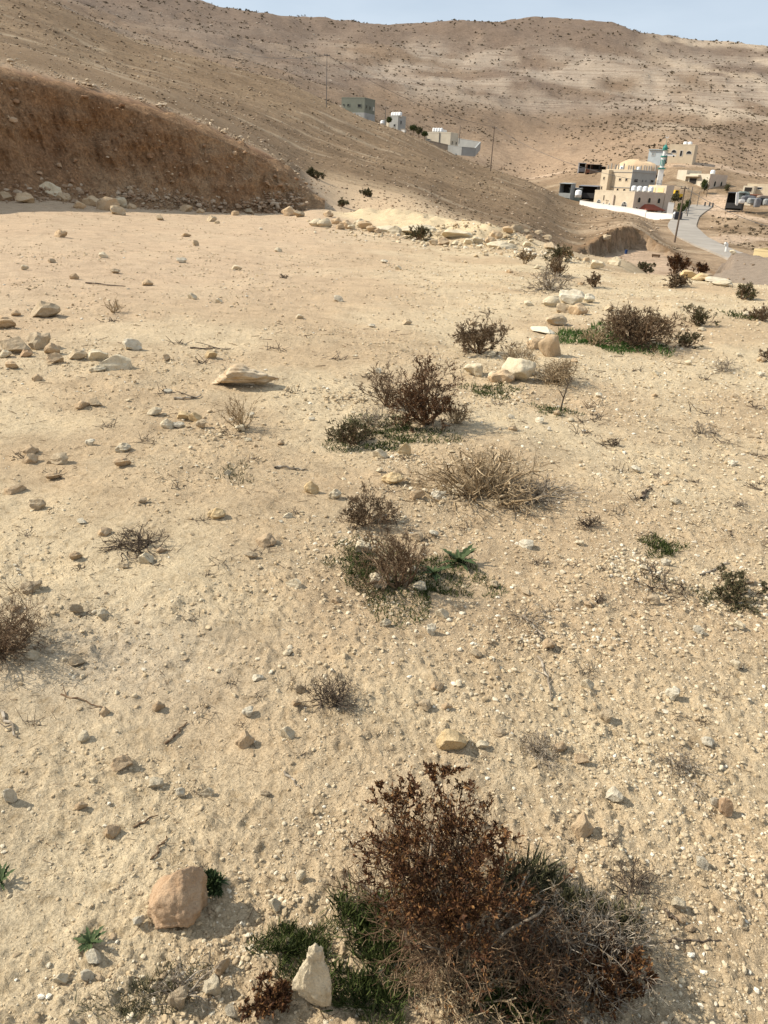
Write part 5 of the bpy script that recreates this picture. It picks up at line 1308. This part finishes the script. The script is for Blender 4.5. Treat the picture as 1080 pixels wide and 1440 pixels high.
Yh = House('yellow_house', 'yellow plastered house cut by the right edge of the picture', 'house', 1112, 357, 32, 48, 20, 119, -16, W_YEL, parapet=.25)
Yh.win('F', .13, 19, 1.6, 13, name='door', pane=DARK, frame=W_YEL)
# vehicles
def car(name, label, px, py, r, L, Wd, Hh, yaw, col, van=False):
    p = vis(px, py, r); z = hz(p[0], p[1]); zz = max(z+.02, p[2]-.4)
    root = empty(name, (p[0], p[1], zz), yaw); tag(root, label, 'van' if van else 'car', None)
    pr = [(-L/2, .35), (L/2, .35), (L/2, .75), (L*.42, .95), (L*.25, 1.0), (L*.08, Hh), (-L*.28, Hh), (-L*.42, 1.0), (-L/2, .9)] if not van else [(-L/2, .35), (L/2, .35), (L/2, .95), (L*.38, 1.1), (L*.25, Hh), (-L*.48, Hh), (-L/2, Hh*.8)]
    MB().prism(pr, -Wd/2, Wd/2).build('body', col, root)
    g = [(L*.22, 1.02), (L*.07, Hh-.08), (-L*.26, Hh-.08), (-L*.38, 1.02)] if not van else [(L*.34, 1.12), (L*.22, Hh-.1), (-L*.4, Hh-.1), (-L*.42, 1.12)]
    MB().prism(g, -Wd/2-.02, Wd/2+.02).build('side_window', GLASS, root)
    tyre = plain('tyre', (.02, .02, .02), .9, .1, 3)
    for x in (-L*.31, L*.31):
        for s in (-1, 1): MB().cyl((x, s*(Wd/2-.1)-.11, .34), .34, .22, 10, axis='y').build('wheel', tyre, root)
car('parked_car', 'white car parked in front of the metal shed and the hill house', 942.5, 219.5, 378, 4.6, 1.8, 1.5, -.35, TANKM)
car('parked_van', 'dark van parked at the end of the white mosque wall', 953, 309, 246, 5.0, 2.0, 2.2, 1.25, plain('car_dark', (.03, .03, .035), .4, .1, 1), True)
def truck():
    p = vis(951, 277, 300); root = empty('yellow_truck', (p[0], p[1], p[2]-1), .4); tag(root, 'yellow machine standing in the shade right of the mosque', 'truck')
    yl = plain('machine_yellow', (.60, .38, .03), .6, .15, 1)
    MB().prism([(-2, .9), (2.2, .9), (2.2, 2.0), (.3, 2.1), (-.1, 3.2), (-1.7, 3.2), (-2, 2)], -1, 1).build('body', yl, root); MB().prism([(-.2, 2.1), (-.4, 3.0), (-1.5, 3.0), (-1.6, 2.1)], -1.03, 1.03).build('cab_window', GLASS, root)
    for x in (-1.4, 1.5):
        for s in (-1, 1): MB().cyl((x, s*.9-.2, .6), .6, .4, 10, axis='y').build('wheel', DARK, root)
truck()
# poles and wires
TOPS = {}
def pole(key, px, py, xt, yt, r, label, arm=1.6, rad=.13, mat=WOOD):
    b = vis(px, py, r); el = math.asin(ray(xt, yt)[2]); top = EYE+r*math.tan(el); root = empty('utility_pole', (b[0], b[1], b[2]-1.5), -math.atan2(b[0], b[1])+.5); h_ = top-b[2]+1.5
    tag(root, label, 'pole', 'utility poles and wires')
    MB().cyl((0, 0, 0), rad*1.25, h_, 8, rad*.8).build('post', mat, root)
    if arm:
        MB().box((0, 0, h_-.35), (arm, .12, .14)).build('crossarm', mat, root)
        for s in (-.45, 0, .45): MB().cyl((s*arm, 0, h_-.28), .06, .25, 6).build('insulator', STEEL, root)
    TOPS[key] = np.array([b[0], b[1], top-.1])
pole('a', 459, 147, 462.5, 76, 205, 'tall thin pole standing left of the green grey house', rad=.07, mat=STEEL); pole('b', 690, 236, 697.5, 178, 235, 'pole at the foot of the spur right of the walled yard')
pole('c', 950, 333, 962.5, 262, 152, 'nearest pole, beside the road in front of the mosque', rad=.15); pole('d', 967, 300, 969.5, 262, 262, 'thin pole on the far side of the road behind the dark van', .0, .12, STEEL)
pole('e', 993, 277, 996.5, 250, 330, 'thin pole in front of the pale stone house', 0, .12); pole('f', 981, 285, 981.5, 270, 310, 'short post at the top end of the road', 0, .1, STEEL)
pole('g', 646, 195, 646, 176.5, 280, 'thin mast behind the right corner of the cream white house', 0, .09, STEEL)
pole('h', 541.5, 172, 543, 151, 283, 'thin mast left of the small grey house', 0, .09, STEEL)
def wire(a, b, sag, label, dx=0):
    n = 18; o0 = a; S = []
    for i in range(n):
        t0, t1 = i/n, (i+1)/n; f = lambda t: tuple((a+(b-a)*t)-o0+np.array([dx, 0, -4*sag*t*(1-t)])); S.append((f(t0), f(t1), .035, .035))
    o = link('power_cable', seg_mesh('power_cable', S, 4, 1), STEEL); o.location = o0; tag(o, label, 'cable', 'utility poles and wires')
wire(TOPS['a'], TOPS['b'], 2.2, 'power cable from the tall left pole to the pole beside the walled yard'); wire(TOPS['b'], TOPS['c'], 2.5, 'power cable from the yard pole down to the roadside pole')
wire(TOPS['c'], TOPS['e'], 3, 'power cable from the roadside pole to the pale stone house'); far_l = vis(300, 60, 230); wire(far_l, TOPS['a'], 2, 'power cable coming down the spur to the tall left pole')
wire(TOPS['c'], vis(1130, 330, 120), 1.0, 'power cable from the roadside pole out of the right side of the picture')
# trees and shrubs between the houses
LFT = LF['green']
def tree(px, py, wpx, hpx, r, label, seed, mat='green'):
    p = vis(px, py, r); m = mpp(p); z = p[2]; root = empty('tree', (p[0], p[1], z)); tag(root, label, 'tree', 'trees among the houses')
    rng = np.random.default_rng(seed); Hh = hpx*m; R_ = wpx*m/2
    S = [((0, 0, -1.5), (0, 0, Hh*.35), R_*.10, R_*.07)]+[((0, 0, Hh*.3), (R_*.5*math.cos(a), R_*.5*math.sin(a), Hh*.7), R_*.05, R_*.02) for a in np.arange(0, 6.2, 1.25)]
    link('trunk', seg_mesh('trunk', S, 6, 1), TW['brown'], root)
    n = 900; c = rng.normal(size=(14, 3)); c /= np.linalg.norm(c, axis=1, keepdims=True); c *= np.array([R_*.6, R_*.6, Hh*.28]); c[:, 2] += Hh*.6
    I = rng.integers(0, 14, n); P = c[I]+rng.normal(size=(n, 3))*np.array([R_, R_, Hh*.55])*.2; P[:, 2] = np.maximum(P[:, 2], .1)
    link('crown', leaf_mesh('crown', P, rng.normal(size=(n, 3)), R_*.28, R_*.11, seed), LF[mat], root, 'stuff')
tree(581, 186, 11, 9, 279, 'first dark tree right of the small grey house', 1); tree(589, 190, 11, 9, 277, 'second dark tree between the small grey house and the white house', 2, 'olive'); tree(597, 193, 9, 7, 276, 'low dark tree at the left corner of the cream white house', 3)
tree(547, 173, 9, 7, 282, 'dark bush tree in front of the porch of the small grey house', 4)
tree(990, 270, 12, 17, 336, 'dark tree in front of the veranda of the pale stone house', 5); tree(1022, 270, 9, 9, 340, 'dark bush at the right corner of the pale stone house', 6, 'olive')
tree(958, 300, 14, 14, 254, 'green tree beside the road behind the dark van', 7); tree(966, 294, 9, 12, 268, 'slim green tree at the roadside', 8); tree(949, 284, 14, 10, 275, 'dark bush under the yellow machine', 9, 'olive')
# things lying about in the dug yard
def yard():
    p = hit(880, 357); m = mpp(p); h_ = 5.5*m
    o = MB().lathe((0, 0, 0), [(0, 0), (h_*.34, 0), (h_*.36, h_*.3), (h_*.34, h_*.33), (h_*.34, h_*.66), (h_*.36, h_*.69), (h_*.34, h_), (0, h_)], 14).build('barrel', plain('barrel_blue', (.02, .05, .14), .5, .1, 3)); o.location = p; tag(o, 'blue barrel in the shade of the dug yard', 'barrel')
    p = hit(922, 362); m = mpp(p); L = 10*m; root = empty('trough', p, -.5); tag(root, 'brown wooden trough on the floor of the dug yard', 'trough')
    bm_ = plain('trough_wood', (.12, .075, .045), .85, .2, 3); h_ = 4*m
    for n_, c, d in (('bottom_board', (0, 0, h_*.35), (L, h_, .06)), ('side_board', (0, -h_/2, h_*.65), (L, .07, h_*.7)), ('side_board', (0, h_/2, h_*.65), (L, .07, h_*.7)), ('end_board', (-L/2, 0, h_*.65), (.07, h_*.9, h_*.7)), ('end_board', (L/2, 0, h_*.65), (.07, h_*.9, h_*.7))): MB().box(c, d).build(n_, bm_, root)
    for x in (-1, 1):
        for y_ in (-1, 1): MB().box((x*L*.42, y_*h_*.4, h_*.15), (.08, .08, h_*.35)).build('leg', bm_, root)
    p = hit(940, 364); m = mpp(p); rng = np.random.default_rng(3); v, f = rock_shape(3, rng, 5, .16)
    k_ = np.interp(v[:, 2], [-1, 0, 1], [1.1, .75, .3]); o = link('sack', np_mesh('sack', np.stack([v[:, 0]*k_, v[:, 1]*k_*.8, v[:, 2]+.8], 1)*2.4*m, f, True), plain('black_plastic', (.015, .013, .013), .5, .1, 3)); o.location = p; tag(o, 'black slumped sack on the floor of the dug yard', 'sack')
    p = hit(953, 363); o = link('stone', rock_mesh('stone', 2, 77, (.25, .2, .18), mat=SM['grey'])); o.location = p; tag(o, 'small dark stone alone on the yard floor right of the black sack', 'stone', 'loose stones on the bare soil')
yard()
# sheds, tarps and scrap
def shelter(name, label, px, py, r, L, Wd, Hh, yaw, wallm, roofm, cat='shed'):
    p = vis(px, py, r); root = empty(name, (p[0], p[1], p[2]-.3), -math.atan2(p[0], p[1])+yaw); tag(root, label, cat, 'sheds and scrap of the village')
    MB().box((-L/2+.05, 0, Hh/2-1), (.1, Wd, Hh+2)).build('side_wall', wallm, root); MB().box((L/2-.05, 0, Hh/2-1), (.1, Wd, Hh+2)).build('side_wall', wallm, root)
    MB().box((0, Wd/2-.05, Hh/2-1), (L-.2, .1, Hh+2)).build('back_wall', DARK, root); q = MB().box((0, 0, 0), (L+.4, Wd+.5, .12)).build('roof', roofm, root); q.location.z = Hh+.1; q.rotation_euler.x = .08  # back wall near-black: interior shade painted into its colour
    MB().box((0, -Wd/2+.05, -.6), (L-.2, .1, 1.6)).build('front_board', wallm, root); return root
gm = plain('shed_grey', (.30, .31, .30), .8, .15, .6); dk = plain('tarp_black', (.045, .044, .044), .6, .2, .6); tg = plain('tarp_grey', (.20, .20, .21), .7, .2, .6)
shelter('shed', 'grey shed with a dark open front at the left of the mosque', 797, 271, 288, 4.5, 3, 3.2, -.5, gm, gm)
shelter('shed', 'low dark shed between the white dome tank and the mosque', 828, 271, 290, 6.5, 3.5, 2.4, -.3, dk, tg)
shelter('shed', 'grey green lean-to behind the white dome tank', 809, 275, 289, 4, 2.5, 2.6, -.3, plain('tarp_green_grey', (.24, .27, .23), .8, .15, .6), gm)
p = vis(813, 275, 282); tank((p[0], p[1], p[2]-.6), 1.1, 2.4, 'pale dome shaped tank among the sheds left of the mosque')
for px, py, L, c, l in ((818, 236, 3, tg, 'leftmost small dark shack above the sheds of the mosque'), (828, 237.5, 2.4, RUST, 'rust red shack in the row above the sheds'), (837, 238, 5, plain('shack_brown', (.17, .13, .10), .9, .2, .6), 'wide brown shack in the row above the sheds'), (846, 241, 3, dk, 'black shack at the right end of the row above the sheds')): shelter('shack', l, px, py, 395, L, 2.5, 2.2, .2, c, c, 'shack')
shelter('scrap_shelter', 'black tarp shelter at the left end of the scrap heap', 1034, 285, 285, 5, 3, 3.2, -.2, dk, dk)
def scrap(px, py, r, d, c, l, yaw=0, name='scrap_piece', tilt=0):
    p = vis(px, py, r); rng = np.random.default_rng(int(px)); v, f = ICO[2]; v = np.sign(v)*np.abs(v)**.45*.55; v = v*np.array(d)*rng.uniform(.93, 1.05, (len(v), 1))
    o = link(name, np_mesh(name, v+np.array([0, 0, d[2]*.45]), f, False), c); o.location = (p[0], p[1], p[2]-.1); o.rotation_euler = (tilt, 0, yaw); tag(o, l, 'scrap', 'sheds and scrap of the village')
scrap(1036, 286.5, 279, (1.0, .3, 3.6), W_WHITE, 'upright white board leaning by the black tarp shelter', .3, 'board', -.2); scrap(1042, 285, 281, (2.0, 1.2, 1.0), W_WHITE, 'white scrap block right of the upright white board'); scrap(1044, 280, 285, (3.4, 2, 2.4), plain('scrap_green', (.22, .25, .22), .8, .2, 1), 'green grey box behind the white scrap block')
scrap(1051, 283, 284, (4.0, 2, 1.8), tg, 'dark grey scrap mound in the middle of the heap'); scrap(1057, 286, 281, (2.6, 2, 1.7), gm, 'grey scrap block before the dark mound'); scrap(1064, 290, 274, (1.8, 1.2, 2.4), tg, 'upright blue grey box at the right part of the heap', .2); scrap(1070, 287, 279, (3.5, 2, 2.0), dk, 'black scrap mound at the right part of the heap'); scrap(1078, 288, 276, (2, 1.6, 1.8), gm, 'grey block at the right edge of the heap'); scrap(1060, 279, 288, (5, 2, 1.4), RUST, 'rusty scrap behind the heap'); scrap(1074, 280, 287, (4, 2, 1.2), plain('scrap_tan', (.30, .24, .19), .9, .2, 1), 'tan rubble scrap by the low cream house')
for i, (px, py) in enumerate(((991, 289), (997.5, 289.5), (1002, 290.5))):
    p = vis(px, py, 312); o = MB().cyl((0, 0, 0), .3, 1.25, 10, .28).cyl((0, 0, 1.25), .33, .1, 10).build('drum', STEEL); o.location = (p[0], p[1], p[2]-.15); tag(o, ('left', 'middle', 'right')[i]+' one of three dark drums at the top end of the road', 'drum', 'dark drums at the road end')
def roadside():
    p = hit(1020, 357); m = mpp(p); P = [(0, 0, -.3), (.0, 0, 1.0), (-.05, 0, 1.35), (-.25, 0, 1.5), (-.4, 0, 1.4)]
    S = [(a, b, .2, .2) for a, b in zip(P[:-1], P[1:])]
    o = link('bent_post', seg_mesh('bent_post', S, 8, 1), W_WHITE); o.location = p; tag(o, 'white post with a bent top beside the lower road', 'post')
    p = vis(1050, 368, 108); root = empty('metal_scrap', (p[0], p[1], p[2]), -.4); tag(root, 'dark metal scrap with a white rim behind the gravel heap', 'scrap', 'sheds and scrap of the village')
    MB().box((0, 0, .25), (2.2, .9, .35), .1).build('panel', STEEL, root); MB().box((.1, -.2, .5), (1.3, .12, .12), .15).build('rim', W_WHITE, root); MB().cyl((-.9, -.4, .25), .3, .2, 10, axis='y').build('wheel', DARK, root)
roadside()
def soil_heap():
    a = vis(870, 232, 365); b = vis(925, 236, 362); c = (a+b)/2; n = 40; ns = 14; V = []; 
    ax = (b-a)[:2]; L = np.linalg.norm(ax)/2; ax = ax/np.linalg.norm(ax); ay = np.array([-ax[1], ax[0]])
    for i in range(ns+1):
        for j in range(n):
            t = i/ns; an = 2*math.pi*j/n; q = c[:2]+ax*math.cos(an)*L*1.15*t+ay*math.sin(an)*L*.7*t
            V.append((q[0], q[1], max(hz(*q) if t > .98 else -1e9, c[2]-1.5+3.5*(1-t**5)*(1+.10*math.sin(3*an)-.12*math.cos(an)) + .25*float(pn(q[0]*.5, q[1]*.5, 3))) - (1.5 if i == ns else 0)))
    F = [(i*n+j, (i+1)*n+j, (i+1)*n+(j+1) % n, i*n+(j+1) % n) for i in range(ns) for j in range(n)]
    link('soil_heap', np_mesh('soil_heap', np.array(V), np.array(F), True), plain('soil_heap', (.60, .44, .28), .95, .12, .6, bmp=.1), kind='structure')
soil_heap()

# ------------------------------------------------------------------ labels for the many small stones
LM = [(257, 1270, 'the big pinkish tan stone'), (442, 1390, 'the upright cream stone'), (340, 530, 'the long flat slab'), (465, 985, 'the dark dead tuft on the near slope'), (640, 1180, 'the foreground bush'), (760, 1055, 'the grey dead tuft above the bush'),
      (958, 1090, 'the flat grey twig tuft'), (195, 770, 'the flat dark tuft in the left field'), (15, 860, 'the left edge shrub'), (560, 780, 'the brown twiggy shrub with green weeds'), (700, 650, 'the broad dry tangle'), (600, 550, 'the dark rusty shrub'), (335, 590, 'the thin straw twigs'),
      (100, 500, 'the left stone row'), (60, 440, 'the lone grey boulder'), (160, 430, 'the straw twigs on the platform'), (673, 470, 'the olive brown bush'), (890, 465, 'the broad brown shrub'), (770, 485, 'the blocky tan boulder'), (930, 775, 'the bright green cushion weed'), (1035, 840, 'the weeds of the pebble spill'),
      (945, 985, 'the lone whitish stone at right'), (632, 1050, 'the half sunk ochre stone'), (1020, 520, 'the sparse twigs on open gravel'), (985, 605, 'the lower sparse twig tuft'), (1050, 420, 'the rounded olive bush at right'), (830, 740, 'the small dark tuft on gravel'), (755, 880, 'the forked dead branch'), (305, 725, 'the lone ochre stone'),
      (55, 650, 'the far left stone group'), (785, 370, 'the bushes of the platform edge'), (985, 392, 'the row of yellow and white boulders'), (590, 330, 'the pale yellow mound'), (225, 260, 'the dark pair of rubble boulders'), (64, 275, 'the large cream boulder under the bank'), (400, 290, 'the right end of the bank'), (207, 400, 'the tan platform stone'), (275, 340, 'the dark standing stone on the platform'), (150, 285, 'the middle of the bank foot'), (480, 322, 'the left end of the platform edge rocks'), (650, 342, 'the middle of the platform edge rocks'), (745, 335, 'the right end of the platform edge rocks')]
CN = {'cream': 'cream', 'pale': 'whitish', 'tan': 'tan', 'grey': 'greyish', 'ochre': 'ochre', 'pink': 'pinkish'}
cand = {}
for o, px, py, wpx, c in STONES:
    if 'label' in o: continue
    d, i = min(((math.hypot(px-a, (py-b)*1.3), k) for k, (a, b, _) in enumerate(LM)))
    a, b, ph = LM[i]; dx, dy = px-a, (py-b)*1.3
    rel = ('right of' if dx > 0 else 'left of') if abs(dx) > abs(dy) else ('in front of' if dy > 0 else 'behind')
    s = 'small' if wpx < 12 else ('medium' if wpx < 20 else 'large')
    cand.setdefault((s, CN[c], rel, ph), []).append((d, o))
grp = {'b': 'rubble at the foot of the cut bank', 'e': 'rocks along the platform edge', 'f': 'small stones scattered over the field'}
for (s, c, rel, ph), L in cand.items():
    L.sort(key=lambda t: t[0])
    for i, (d, o) in enumerate(L):
        k = i if len(L) > 1 else -1
        pre = {-1: '', 0: 'nearest ', 1: 'second nearest ', 2: 'third nearest '}.get(k, 'farther ')
        w_ = 'stone' if s != 'large' else 'rock'
        y_ = next(t[2] for t in STONES if t[0] is o)
        tag(o, f'{pre}{s} {c} {w_} {rel} {ph}', 'stone', grp['b'] if y_ < 306 and next(t[1] for t in STONES if t[0] is o) < 405 else (grp['e'] if y_ < 400 and next(t[1] for t in STONES if t[0] is o) > 400 else grp['f']))
